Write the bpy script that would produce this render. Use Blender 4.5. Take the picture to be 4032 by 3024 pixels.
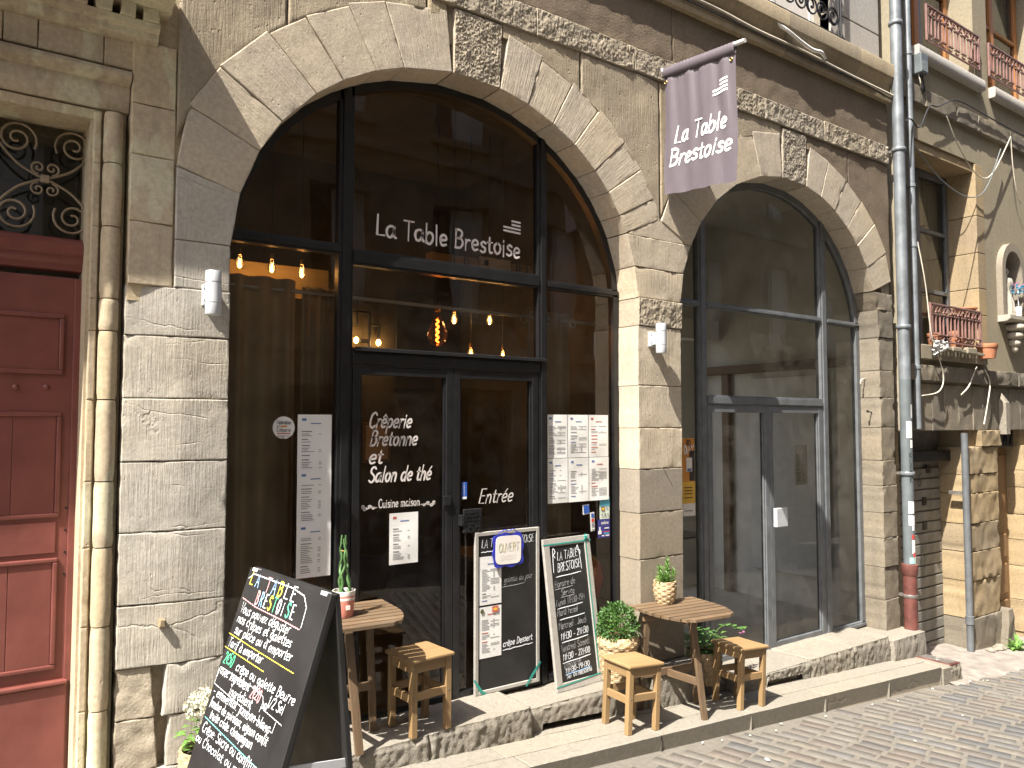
import bpy, bmesh, math, random
from mathutils import Vector, Matrix, noise
for _o in list(bpy.data.objects): bpy.data.objects.remove(_o)
R = math.radians
rnd = random.Random(11)
scene = bpy.context.scene
col = scene.collection
# ------------------------------------------------------------------ camera, sky, sun, exposure
cam = bpy.data.objects.new('camera', bpy.data.cameras.new('camera')); col.objects.link(cam)
cam.location = (0, -4.2, 2.0); cam.rotation_euler = (R(90 + 2.97), 0, R(-35.6))
cam.data.sensor_width = 36; cam.data.lens = 3050 / 4032 * 36; cam.data.clip_end = 500; cam.data.clip_start = .05
scene.camera = cam
SUN = Vector((1, .34, -1.5)).normalized()           # direction in which the light travels
world = bpy.data.worlds.new('World'); scene.world = world; world.use_nodes = True
_n = world.node_tree.nodes; _l = world.node_tree.links
sky = _n.new('ShaderNodeTexSky'); sky.sky_type = 'NISHITA'; sky.sun_disc = False; sky.air_density = .75; sky.dust_density = 3.0; sky.ozone_density = .6
sky.sun_elevation = math.asin(-SUN.z); sky.sun_rotation = math.atan2(-SUN.x, -SUN.y)
_l.new(sky.outputs[0], _n['Background'].inputs[0]); _n['Background'].inputs[1].default_value = .115
sun = bpy.data.objects.new('sun', bpy.data.lights.new('sun', 'SUN')); col.objects.link(sun)
sun.data.energy = 5.0; sun.data.angle = R(.5); sun.data.color = (1, .95, .87)
sun.rotation_euler = SUN.to_track_quat('-Z', 'Y').to_euler(); sun.location = (-8, -6, 14)
scene.view_settings.view_transform = 'Standard'; scene.view_settings.look = 'None'
scene.view_settings.exposure = 1.5; scene.view_settings.gamma = 1
scene.render.resolution_x = 1024; scene.render.resolution_y = 768
# ------------------------------------------------------------------ helpers
WM = {}
I4 = Matrix.Identity(4)
def tag(o, label=None, cat=None, group=None, kind=None):
    if label: o['label'] = label
    if cat: o['category'] = cat
    if group: o['group'] = group
    if kind: o['kind'] = kind
    return o
def place(o, parent=None, M=I4):
    col.objects.link(o); WM[o.name] = M.copy()
    if parent is not None:
        o.parent = parent; o.matrix_basis = WM[parent.name].inverted() @ M
    else:
        o.matrix_basis = M
    return o
def T(x, y, z, rz=0): return Matrix.Translation((x, y, z)) @ Matrix.Rotation(rz, 4, 'Z')
def thing(name, label, cat, M=I4, group=None):
    o = bpy.data.objects.new(name, None); o.empty_display_size = .1
    place(o, None, M); return tag(o, label, cat, group)
def copy_tree(o, M, label=None, parent=None):
    c = o.copy(); col.objects.link(c); c.parent = parent
    if parent is None: c.matrix_basis = M; WM[c.name] = M.copy()
    if label: c['label'] = label
    for ch in [k for k in bpy.data.objects if k.parent == o]:
        copy_tree(ch, None, None, c)
    return c
class MB:
    def __init__(s): s.v = []; s.f = []; s.mi = []; s.cur = 0
    def add(s, vs, fs):
        b = len(s.v); s.v += [tuple(p) for p in vs]; s.f += [tuple(i + b for i in q) for q in fs]; s.mi += [s.cur] * len(fs); return s
    def box(s, x0, x1, y0, y1, z0, z1, b=0):
        if b:
            bm = bmesh.new(); bmesh.ops.create_cube(bm, size=1)
            for q in bm.verts: q.co = Vector(((x0 + x1) / 2 + q.co.x * (x1 - x0), (y0 + y1) / 2 + q.co.y * (y1 - y0), (z0 + z1) / 2 + q.co.z * (z1 - z0)))
            bmesh.ops.bevel(bm, geom=bm.edges[:], offset=b, segments=2, affect='EDGES', profile=.5)
            bm.verts.index_update(); s.add([q.co for q in bm.verts], [[q.index for q in f.verts] for f in bm.faces]); bm.free(); return s
        return s.add([(x0, y0, z0), (x1, y0, z0), (x1, y1, z0), (x0, y1, z0), (x0, y0, z1), (x1, y0, z1), (x1, y1, z1), (x0, y1, z1)],
                     [(0, 3, 2, 1), (4, 5, 6, 7), (0, 1, 5, 4), (1, 2, 6, 5), (2, 3, 7, 6), (3, 0, 4, 7)])
    def beam(s, a, b, w, h, up=Vector((0, 0, 1)), bev=.002):
        a = Vector(a); b = Vector(b); d = b - a; L = d.length; d.normalize()
        x = d.cross(Vector(up))
        if x.length < 1e-4: x = d.cross(Vector((0, 1, 0)))
        x.normalize(); u = x.cross(d)
        m = MB().box(-w / 2, w / 2, 0, L, -h / 2, h / 2, bev)
        return s.add([a + x * p[0] + d * p[1] + u * p[2] for p in m.v], m.f)
    def tube(s, pts, r, n=8, close=False):
        pts = [Vector(p) for p in pts]; rs = r if isinstance(r, (list, tuple)) else [r] * len(pts)
        vs = []; fs = []; m = len(pts); pu = None
        for i, p in enumerate(pts):
            t = (pts[(i + 1) % m] - pts[i - 1]) if close else (pts[min(i + 1, m - 1)] - pts[max(i - 1, 0)])
            if t.length < 1e-9: t = Vector((0, 0, 1))
            t.normalize()
            if pu is None:
                a = Vector((0, 0, 1)) if abs(t.z) < .9 else Vector((1, 0, 0)); u = t.cross(a).normalized()
            else:
                u = (pu - t * pu.dot(t)); u = u.normalized() if u.length > 1e-6 else t.cross(Vector((0, 0, 1))).normalized()
            pu = u; w = t.cross(u)
            for k in range(n):
                an = 2 * math.pi * k / n; vs.append(p + (u * math.cos(an) + w * math.sin(an)) * rs[i])
        for i in range(m if close else m - 1):
            j = (i + 1) % m
            for k in range(n): fs.append((i * n + k, i * n + (k + 1) % n, j * n + (k + 1) % n, j * n + k))
        if not close: fs += [tuple(range(n - 1, -1, -1)), tuple(range((m - 1) * n, m * n))]
        return s.add(vs, fs)
    def lathe(s, prof, n=24, c=(0, 0, 0), rf=None, cap=True):
        vs = []; fs = []; m = len(prof)
        for i, (r, z) in enumerate(prof):
            for k in range(n):
                a = 2 * math.pi * k / n; q = r + (rf(i, k, a, z) if rf else 0)
                vs.append((c[0] + q * math.cos(a), c[1] + q * math.sin(a), c[2] + z))
        for i in range(m - 1):
            for k in range(n): fs.append((i * n + k, i * n + (k + 1) % n, (i + 1) * n + (k + 1) % n, (i + 1) * n + k))
        if cap: fs += [tuple(range(n - 1, -1, -1)), tuple(range((m - 1) * n, m * n))]
        return s.add(vs, fs)
    def prism(s, poly, y0, y1):                       # poly in (x, z), counter-clockwise seen from -y
        n = len(poly); vs = [(x, y0, z) for x, z in poly] + [(x, y1, z) for x, z in poly]
        return s.add(vs, [tuple(range(n)), tuple(range(2 * n - 1, n - 1, -1))] + [(i + n, (i + 1) % n + n, (i + 1) % n, i) for i in range(n)])
    def build(s, name, mat, parent=None, M=I4, smooth=0, local=True):
        me = bpy.data.meshes.new(name); me.from_pydata(s.v, [], s.f)
        for m in (mat if isinstance(mat, (list, tuple)) else [mat]): me.materials.append(m)
        if any(s.mi): me.polygons.foreach_set('material_index', s.mi)
        me.update()
        if smooth:
            me.polygons.foreach_set('use_smooth', [True] * len(me.polygons)); me.set_sharp_from_angle(angle=R(smooth))
        o = bpy.data.objects.new(name, me)
        if not local:                                  # vertices are in world space: move the origin to their centre
            c = sum((Vector(p) for p in s.v), Vector()) / max(1, len(s.v)); me.transform(Matrix.Translation(-c)); M = Matrix.Translation(c)
        return place(o, parent, M)
def arcpts(c, r, a0, a1, n, ax='xz'):
    o = []
    for i in range(n + 1):
        a = R(a0 + (a1 - a0) * i / n); p = (r * math.cos(a), r * math.sin(a))
        o.append((c[0] + p[0], c[1], c[2] + p[1]) if ax == 'xz' else (c[0] + p[0], c[1] + p[1], c[2]))
    return o
def smoothpts(P, k=6, closed=False):
    P = [Vector(p) for p in P]; o = []; n = len(P)
    for i in range(n - 1):
        a, b, c, d = P[max(i - 1, 0)], P[i], P[i + 1], P[min(i + 2, n - 1)]
        for j in range(k):
            t = j / k; o.append(.5 * ((2 * b) + (c - a) * t + (2 * a - 5 * b + 4 * c - d) * t * t + (3 * b - a - 3 * c + d) * t ** 3))
    o.append(P[-1]); return o
# ------------------------------------------------------------------ materials
class NT:
    def __init__(s, name):
        s.m = bpy.data.materials.new(name); s.m.use_nodes = True; s.t = s.m.node_tree; s.b = s.t.nodes['Principled BSDF']; s.out = s.t.nodes['Material Output']
    def n(s, ty, **k):
        x = s.t.nodes.new(ty)
        for a, v in k.items():
            if a[0] == '_': x.inputs[a[1:]].default_value = v
            elif a[0] == 'i' and a[1:].isdigit(): x.inputs[int(a[1:])].default_value = v
            else: setattr(x, a, v)
        return x
    def l(s, a, b): s.t.links.new(a, b)
    def noise(s, vec, scale, detail=4, rough=.55, dist=0):
        x = s.n('ShaderNodeTexNoise', _Scale=scale, _Detail=detail, _Roughness=rough, _Distortion=dist); s.l(vec, x.inputs['Vector']); return x.outputs['Fac']
    def map(s, vec, sc, rot=(0, 0, 0)):
        x = s.n('ShaderNodeMapping', _Scale=sc, _Rotation=rot); s.l(vec, x.inputs['Vector']); return x.outputs[0]
    def ramp(s, f, a, b, ca=(0, 0, 0, 1), cb=(1, 1, 1, 1)):
        x = s.n('ShaderNodeValToRGB'); x.color_ramp.elements[0].position = a; x.color_ramp.elements[1].position = b
        x.color_ramp.elements[0].color = ca; x.color_ramp.elements[1].color = cb; s.l(f, x.inputs[0]); return x.outputs[0]
    def mix(s, f, a, b, mode='MIX'):
        x = s.n('ShaderNodeMix', data_type='RGBA', blend_type=mode)
        for k, v in ((0, f), (6, a), (7, b)):
            if hasattr(v, 'is_linked'): s.l(v, x.inputs[k])
            else: x.inputs[k].default_value = v if k == 0 else (tuple(v) + (1,))[:4]
        return x.outputs[2]
    def math(s, op, a, b=0):
        x = s.n('ShaderNodeMath', operation=op)
        for k, v in ((0, a), (1, b)):
            if hasattr(v, 'is_linked'): s.l(v, x.inputs[k])
            else: x.inputs[k].default_value = v
        return x.outputs[0]
    def bump(s, h, dist, strength=1, prev=None):
        x = s.n('ShaderNodeBump', _Strength=strength, _Distance=dist); s.l(h, x.inputs['Height'])
        if prev is not None: s.l(prev, x.inputs['Normal'])
        return x.outputs[0]
    def pos(s): return s.n('ShaderNodeNewGeometry').outputs['Position']
    def obj(s): return s.n('ShaderNodeTexCoord').outputs['Object']
    def rand(s): return s.n('ShaderNodeObjectInfo').outputs['Random']
def plain(name, c, rough=.6, var=.12, scale=14, bump=.0006, metal=0, spec=.5, rnd_=0, coat=0):
    t = NT(name); v = t.obj(); f = t.noise(v, scale, 5)
    dark = tuple(x * (1 - var * 1.6) for x in c); lite = tuple(min(1, x * (1 + var)) for x in c)
    cc = t.mix(t.ramp(f, .3, .7), dark, lite)
    if rnd_:
        r = t.math('ADD', t.math('MULTIPLY', t.rand(), rnd_), 1 - rnd_ / 2)
        q = t.n('ShaderNodeHueSaturation'); t.l(cc, q.inputs['Color']); t.l(r, q.inputs['Value']); cc = q.outputs[0]
    t.l(cc, t.b.inputs['Base Color']); t.b.inputs['Metallic'].default_value = metal
    rr = t.math('ADD', t.math('MULTIPLY', t.noise(v, scale * 2.3, 3), .25), rough - .125); t.l(rr, t.b.inputs['Roughness'])
    t.b.inputs['Specular IOR Level'].default_value = spec; t.b.inputs['Coat Weight'].default_value = coat
    if bump: t.l(t.bump(t.noise(v, scale * 4, 4), bump), t.b.inputs['Normal'])
    return t.m
def stone_mat(name, c1, c2, c3, tool=.0022, fine=.0016, var=.3, stain=.5, toolscale=(95, 95, 5), pit=.002, warm=.35, crack=.0, patch=.0):
    t = NT(name); P = t.pos(); O = t.obj()
    big = t.ramp(t.noise(P, 2.3, 5, .6), .35, .68); c = t.mix(big, c1, c2)
    wm = t.ramp(t.noise(P, 1.1, 4, .6), .46, .74); c = t.mix(t.math('MULTIPLY', wm, warm * 1.4), c, c3)
    # run-off streaks, dark grey: stains with a shape of their own
    st = t.ramp(t.noise(t.map(P, (9, 9, .7)), 1.0, 5, .62), .52, .78)
    c = t.mix(t.math('MULTIPLY', st, stain), c, tuple(x * .48 for x in c1))
    if patch:
        pt = t.ramp(t.noise(t.map(P, (3.2, 3.2, 1.6)), 1.0, 4, .55), .53, .57); c = t.mix(t.math('MULTIPLY', pt, patch), c, tuple(min(.6, x * 1.35) for x in c1))
    sp = t.ramp(t.noise(P, 38, 4, .7), .25, .8, (.74, .72, .70, 1), (1.14, 1.13, 1.1, 1)); c = t.mix(1.0, c, sp, 'MULTIPLY')
    q = t.n('ShaderNodeHueSaturation'); t.l(c, q.inputs['Color'])
    t.l(t.math('ADD', t.math('MULTIPLY', t.rand(), var), 1 - var / 2), q.inputs['Value'])
    t.l(t.math('ADD', t.math('MULTIPLY', t.rand(), .16), .92), q.inputs['Saturation'])
    t.l(q.outputs[0], t.b.inputs['Base Color']); t.b.inputs['Roughness'].default_value = .92; t.b.inputs['Specular IOR Level'].default_value = .2
    nrm = None
    if tool:
        tn = t.noise(t.map(O, toolscale), 1.0, 3, .6, .4)
        msk = t.ramp(t.noise(P, 3.1, 3), .3, .6); nrm = t.bump(t.math('MULTIPLY', tn, msk), tool, 1)
    nrm = t.bump(t.noise(P, 70, 6, .65), fine, 1, nrm)
    vo = t.n('ShaderNodeTexVoronoi', _Scale=1.0); dn = t.n('ShaderNodeTexNoise', _Scale=30.0, _Detail=3.0); t.l(P, dn.inputs['Vector']); t.l(t.mix(.5, t.map(P, (34, 34, 22)), dn.outputs['Color'], 'ADD'), vo.inputs['Vector'])
    pm = t.ramp(t.noise(P, 7, 3), .5, .62); hole = t.ramp(vo.outputs['Distance'], .02, .24)
    hh = t.mix(pm, (1, 1, 1), hole); nrm = t.bump(hh, pit, 1, nrm)
    if crack:
        cr = t.n('ShaderNodeTexVoronoi', feature='DISTANCE_TO_EDGE', _Scale=1.5)
        wv = t.n('ShaderNodeTexNoise', _Scale=5.0, _Detail=5.0); t.l(P, wv.inputs['Vector'])
        t.l(t.mix(.2, t.map(P, (.55, .55, 3.2)), wv.outputs['Color']), cr.inputs['Vector'])
        ck = t.mix(t.ramp(t.noise(P, 2.6, 2), .5, .6), (1, 1, 1), t.ramp(cr.outputs['Distance'], .002, .012)); nrm = t.bump(ck, crack, 1, nrm)
    t.l(nrm, t.b.inputs['Normal']); return t.m
def wood_mat(name, c1, c2, axis, rough=.55, sc=1.0, weather=0):
    t = NT(name); O = t.obj(); s = [26 * sc, 26 * sc, 26 * sc]; s[axis] = 1.6 * sc
    off = t.n('ShaderNodeVectorMath', operation='ADD'); t.l(O, off.inputs[0]); cmb = t.n('ShaderNodeCombineXYZ')
    for k in range(3): t.l(t.math('MULTIPLY', t.rand(), 7.0 + 3 * k), cmb.inputs[k])
    t.l(cmb.outputs[0], off.inputs[1]); V = t.map(off.outputs[0], s)
    f = t.noise(V, 1.0, 5, .6, 1.2); c = t.mix(t.ramp(f, .32, .7), c1, c2)
    if weather: c = t.mix(t.math('MULTIPLY', t.ramp(t.noise(t.pos(), 9, 4), .45, .7), weather), c, (.2, .17, .13))
    q = t.n('ShaderNodeHueSaturation'); t.l(c, q.inputs['Color']); t.l(t.math('ADD', t.math('MULTIPLY', t.rand(), .3), .85), q.inputs['Value'])
    t.l(q.outputs[0], t.b.inputs['Base Color']); t.b.inputs['Roughness'].default_value = rough
    t.l(t.bump(f, .0007), t.b.inputs['Normal']); return t.m
def emis(name, c, s):
    t = NT(name); t.b.inputs['Base Color'].default_value = c + (1,); t.b.inputs['Emission Color'].default_value = c + (1,); t.b.inputs['Emission Strength'].default_value = s; return t.m
def glass_mat(name, tint=(.9, .92, .9), ior=1.62, rough=0.0, dirt_haze=.02):
    t = NT(name); fr = t.n('ShaderNodeFresnel', _IOR=ior); tr = t.n('ShaderNodeBsdfTransparent', _Color=tint + (1,)); gl = t.n('ShaderNodeBsdfGlossy', _Roughness=rough)
    wv = t.noise(t.pos(), 1.3, 1); t.l(t.bump(wv, .004), gl.inputs['Normal'])
    mx = t.n('ShaderNodeMixShader'); t.l(fr.outputs[0], mx.inputs[0]); t.l(tr.outputs[0], mx.inputs[1]); t.l(gl.outputs[0], mx.inputs[2])
    df = t.n('ShaderNodeBsdfDiffuse', _Color=(.5, .47, .42, 1)); m2 = t.n('ShaderNodeMixShader')
    t.l(t.math('MULTIPLY', t.ramp(t.noise(t.pos(), 5, 5, .7), .4, .75), dirt_haze), m2.inputs[0]); t.l(mx.outputs[0], m2.inputs[1]); t.l(df.outputs[0], m2.inputs[2])
    t.l(m2.outputs[0], t.out.inputs[0]); return t.m
def leaf_mat(name, c1, c2, trans=.35):
    t = NT(name); f = t.noise(t.pos(), 45, 3); r = t.n('ShaderNodeNewGeometry').outputs['Random Per Island']
    c = t.mix(t.math('ADD', t.math('MULTIPLY', r, .7), t.math('MULTIPLY', f, .3)), c1, c2)
    t.l(c, t.b.inputs['Base Color']); t.b.inputs['Roughness'].default_value = .45
    tl = t.n('ShaderNodeBsdfTranslucent'); t.l(c, tl.inputs[0]); mx = t.n('ShaderNodeMixShader'); mx.inputs[0].default_value = trans
    t.l(t.b.outputs[0], mx.inputs[1]); t.l(tl.outputs[0], mx.inputs[2]); t.l(mx.outputs[0], t.out.inputs[0]); return t.m
S = {}
S['pier'] = stone_mat('pale_pier_stone', (.425, .40, .35), (.36, .34, .298), (.425, .365, .27), tool=.0045, crack=.003, stain=.3, var=.06)
S['arch'] = stone_mat('arch_stone', (.485, .42, .325), (.42, .37, .30), (.485, .395, .265), tool=.0045, stain=.3, var=.07)
S['hack'] = stone_mat('hacked_stone', (.37, .325, .255), (.305, .27, .213), (.335, .28, .205), tool=0, fine=.004, stain=.3, var=.05)
S['spand'] = stone_mat('spandrel_stone', (.345, .29, .205), (.30, .255, .187), (.35, .283, .172), tool=.006, fine=.0022, pit=.010, stain=.35, var=.04)
S['render'] = stone_mat('rough_brown_render', (.19, .15, .108), (.16, .127, .094), (.20, .16, .11), tool=0, fine=.006, pit=.005, stain=.35, var=.05)
S['cornice'] = stone_mat('cornice_stone', (.34, .285, .20), (.28, .235, .168), (.32, .25, .155), tool=0, fine=.0018, stain=.6)
S['surround'] = stone_mat('door_surround_stone', (.52, .435, .305), (.42, .35, .25), (.52, .41, .25), tool=.0012, stain=.85, var=.1, warm=.25, patch=.6)
S['smooth'] = stone_mat('smooth_pier_stone', (.265, .23, .182), (.24, .21, .168), (.27, .226, .16), tool=.0012, fine=.0008, pit=.0008, stain=.3, var=.08)
S['thresh'] = stone_mat('worn_threshold_stone', (.275, .252, .212), (.228, .209, .176), (.265, .23, .172), tool=0, fine=.006, pit=.004, stain=.1, var=.1)
S['kerb'] = stone_mat('kerb_stone', (.255, .236, .198), (.238, .22, .185), (.255, .228, .18), tool=0, fine=.0008, pit=.0008, stain=.05, var=.1, crack=.0015)
S['mortar'] = stone_mat('lime_mortar', (.31, .275, .22), (.25, .22, .175), (.33, .275, .2), tool=0, fine=.004, stain=.15)
S['ochre'] = stone_mat('ochre_stone', (.325, .252, .155), (.275, .22, .148), (.345, .263, .148), tool=.001, fine=.002, pit=.004, stain=.35)
S['greyst'] = stone_mat('grey_stone', (.215, .19, .15), (.175, .155, .125), (.22, .18, .125), tool=.003, fine=.003, pit=.005, stain=.4)
S['plaster'] = stone_mat('beige_plaster', (.30, .265, .195), (.27, .24, .178), (.29, .245, .168), tool=0, fine=.0012, pit=.0006, stain=.25, var=.04)
S['greyplaster'] = stone_mat('grey_plaster', (.42, .40, .375), (.40, .38, .355), (.41, .38, .34), tool=0, fine=.0008, pit=.0004, stain=.15, var=.04)
S['redpaint'] = plain('red_door_paint', (.175, .054, .043), .42, .13, 5, .0012)
S['black'] = plain('black_frame_paint', (.012, .012, .013), .35, .2, 9, .0003)
S['greyframe'] = plain('grey_frame_paint', (.12, .128, .135), .42, .15, 9, .0003)
S['zinc'] = plain('zinc', (.215, .235, .25), .45, .25, 6, .0008, metal=.35)
S['pvc'] = plain('painted_pipe', (.125, .142, .148), .45, .15, 6, .0003)
S['castiron'] = plain('red_brown_cast_iron', (.13, .045, .035), .55, .25, 8, .001)
S['alu'] = plain('brushed_aluminium', (.50, .515, .53), .4, .05, 9, .0002, metal=.15)
S['white'] = plain('white_paint', (.72, .71, .68), .5, .05, 9, .0003)
S['vinyl'] = plain('pale_vinyl', (.62, .57, .53), .6, .03, 9, 0)
S['banner_white'] = plain('banner_print_white', (.8, .8, .78), .6, .02, 9, 0)
S['glass'] = glass_mat('window_glass')
S['glass2'] = glass_mat('clear_window_glass', (.92, .94, .91), 1.5, 0, .10)  # dirt film raised so it also paints a milky brightness on the panes
S['glassold'] = glass_mat('old_window_glass', (.8, .82, .78), 1.7, .02, .06)
S['amber'] = glass_mat('amber_bulb_glass', (.85, .62, .36), 1.5)
S['fil'] = emis('filament', (1, .5, .12), 16)
S['filbig'] = emis('orange_filament', (1, .22, .03), 9)
S['brass'] = plain('dull_brass', (.35, .22, .08), .35, .1, 9, 0, metal=.9)
S['iron'] = plain('dark_iron', (.02, .02, .022), .45, .2, 12, .0006, metal=.4)
S['rustiron'] = plain('pale_rusty_iron', (.26, .20, .13), .6, .2, 12, .0006)
S['railpaint'] = plain('brown_pink_rail_paint', (.22, .12, .10), .5, .15, 12, .0006)
for i, a in enumerate('xyz'):
    S['pine' + a] = wood_mat('pine_' + a, (.285, .186, .088), (.225, .14, .06), i)
    S['acacia' + a] = wood_mat('acacia_' + a, (.150, .098, .054), (.095, .059, .032), i, .6, 1.2, .18)
    S['oldwood' + a] = wood_mat('old_wood_' + a, (.20, .135, .075), (.13, .085, .045), i, .65)
S['framewood'] = wood_mat('pale_frame_wood', (.38, .36, .32), (.31, .29, .26), 2, .6)
S['chalkb'] = plain('blackboard', (.018, .018, .018), .5, .35, 4, .0004)
S['paper'] = plain('paper', (.70, .69, .66), .7, .03, 5, .0012)
S['ink'] = plain('grey_ink', (.20, .20, .21), .8, 0, 9, 0)
S['inkblue'] = plain('blue_ink', (.10, .16, .34), .8, 0, 9, 0)
S['inkred'] = plain('red_ink', (.45, .10, .07), .8, 0, 9, 0)
S['chalkw'] = plain('white_chalk', (.74, .76, .78), .9, .1, 60, 0)
S['chalkdim'] = plain('rubbed_chalk', (.30, .30, .30), .9, .35, 40, 0)
S['chalky'] = plain('yellow_chalk', (.75, .62, .08), .9, .1, 60, 0)
S['chalkg'] = plain('green_chalk', (.10, .55, .28), .9, .1, 60, 0)
S['chalkc'] = plain('turquoise_chalk', (.18, .55, .50), .9, .1, 60, 0)
S['chalkp'] = plain('pink_chalk', (.70, .35, .36), .9, .1, 60, 0)
S['chalkb2'] = plain('blue_chalk', (.30, .50, .75), .9, .1, 60, 0)
S['greentape'] = plain('green_tape', (.03, .27, .22), .4, .1, 9, 0)
S['blueplastic'] = plain('blue_plastic', (.03, .04, .36), .4, .1, 9, 0)
S['pink'] = plain('salmon_glaze', (.58, .22, .17), .35, .05, 9, .0002)
S['potwhite'] = plain('white_glaze', (.75, .70, .64), .35, .05, 9, .0002)
S['terracotta'] = plain('terracotta', (.48, .20, .10), .75, .15, 9, .0006)
S['wicker'] = plain('straw_wicker', (.46, .335, .19), .7, .25, 40, .001)
S['soil'] = plain('soil', (.035, .025, .018), .9, .3, 50, .004)
S['box'] = leaf_mat('boxwood_leaf', (.035, .09, .018), (.095, .21, .04))
S['leaf'] = leaf_mat('light_leaf', (.10, .22, .045), (.22, .38, .09))
S['leaf2'] = leaf_mat('mid_leaf', (.06, .16, .04), (.15, .28, .07))
S['snake'] = plain('snake_plant', (.075, .16, .05), .45, .3, 30, .0005)
S['hyd'] = leaf_mat('hydrangea_petal', (.60, .58, .40), (.74, .72, .58), .25)
S['flower'] = leaf_mat('pink_petal', (.55, .16, .36), (.66, .3, .5), .3)
S['blueflower'] = leaf_mat('blue_petal', (.04, .25, .42), (.10, .40, .55), .3)
S['cableb'] = plain('black_cable', (.02, .02, .022), .5, .1, 9, 0)
S['cablew'] = plain('dirty_white_cable', (.52, .47, .38), .6, .15, 9, 0)
S['curtain'] = plain('brown_curtain', (.50, .41, .30), .85, .15, 3, .0008)
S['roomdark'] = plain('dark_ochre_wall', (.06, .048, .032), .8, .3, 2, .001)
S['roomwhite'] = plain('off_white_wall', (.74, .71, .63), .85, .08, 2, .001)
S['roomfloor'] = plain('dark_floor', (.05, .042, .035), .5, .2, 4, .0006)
S['asphalt'] = plain('grey_paving', (.24, .21, .18), .9, .2, 9, .002)
S['roomgrey'] = plain('grey_floor', (.42, .40, .36), .6, .1, 4, .0006)
S['sand'] = plain('sandy_joint', (.145, .13, .106), .95, .12, 30, .001)
S['metal'] = plain('worn_steel', (.22, .20, .18), .5, .25, 12, .001, metal=.5)
S['sign_orange'] = plain('poster_orange', (.62, .26, .05), .5, .15, 6, 0)
S['sign_yellow'] = plain('poster_yellow', (.70, .42, .06), .5, .1, 6, 0)
S['darkprint'] = plain('dark_print', (.05, .035, .03), .6, .3, 20, 0)
S['blueprint'] = plain('blue_sticker', (.03, .10, .42), .45, .1, 9, 0)
S['navy'] = plain('navy_sticker', (.035, .035, .20), .45, .1, 9, 0)
S['cyan'] = plain('cyan_sticker', (.06, .34, .48), .45, .1, 9, 0)
S['palegreen'] = plain('pale_green_sticker', (.55, .62, .52), .45, .05, 9, 0)
S['mint'] = plain('mint_sticker', (.30, .60, .55), .45, .05, 9, 0)
S['redprint'] = plain('red_print', (.55, .05, .04), .5, .05, 9, 0)
S['shutter'] = plain('grey_steel_shutter', (.19, .18, .16), .5, .2, 6, .0006)
S['browndoor'] = wood_mat('brown_wood_door', (.22, .13, .06), (.16, .09, .04), 2, .6)
S['orangewood'] = wood_mat('varnished_window_wood', (.36, .15, .045), (.27, .11, .03), 2, .45)
# purple satin banner
def satin():
    t = NT('purple_satin'); P = t.obj(); c = t.mix(t.ramp(t.noise(P, 6, 3), .3, .7), (.145, .122, .14), (.168, .142, .162)); t.l(c, t.b.inputs['Base Color'])
    t.b.inputs['Roughness'].default_value = .5; t.b.inputs['Sheen Weight'].default_value = .15; t.b.inputs['Sheen Roughness'].default_value = .3
    tl = t.n('ShaderNodeBsdfTranslucent'); t.l(c, tl.inputs[0]); mx = t.n('ShaderNodeMixShader'); mx.inputs[0].default_value = .3
    t.l(t.b.outputs[0], mx.inputs[1]); t.l(tl.outputs[0], mx.inputs[2]); t.l(mx.outputs[0], t.out.inputs[0])
    t.l(t.bump(t.noise(t.map(P, (1, 30, 3)), 1, 3), .004), t.b.inputs['Normal']); return t.m
S['satin'] = satin()
def sett_mat():
    t = NT('granite_sett'); P = t.pos(); r = t.rand(); x = t.n('ShaderNodeValToRGB'); e = x.color_ramp.elements
    e[0].position = 0; e[0].color = (.128, .118, .102, 1); e[1].position = 1; e[1].color = (.108, .108, .109, 1)
    for p, c in ((.2, (.142, .128, .106)), (.38, (.088, .088, .087)), (.55, (.13, .108, .088)), (.7, (.122, .115, .102)), (.85, (.148, .132, .107))):
        k = e.new(p); k.color = c + (1,)
    t.l(r, x.inputs[0]); c = t.mix(1.0, x.outputs[0], t.ramp(t.noise(P, 28, 5, .7), .25, .8, (.8, .79, .78, 1), (1.18, 1.16, 1.13, 1)), 'MULTIPLY')
    t.l(c, t.b.inputs['Base Color']); t.b.inputs['Roughness'].default_value = .7
    t.l(t.bump(t.noise(P, 60, 5, .6), .0015), t.b.inputs['Normal']); return t.m
S['sett'] = sett_mat()
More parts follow.
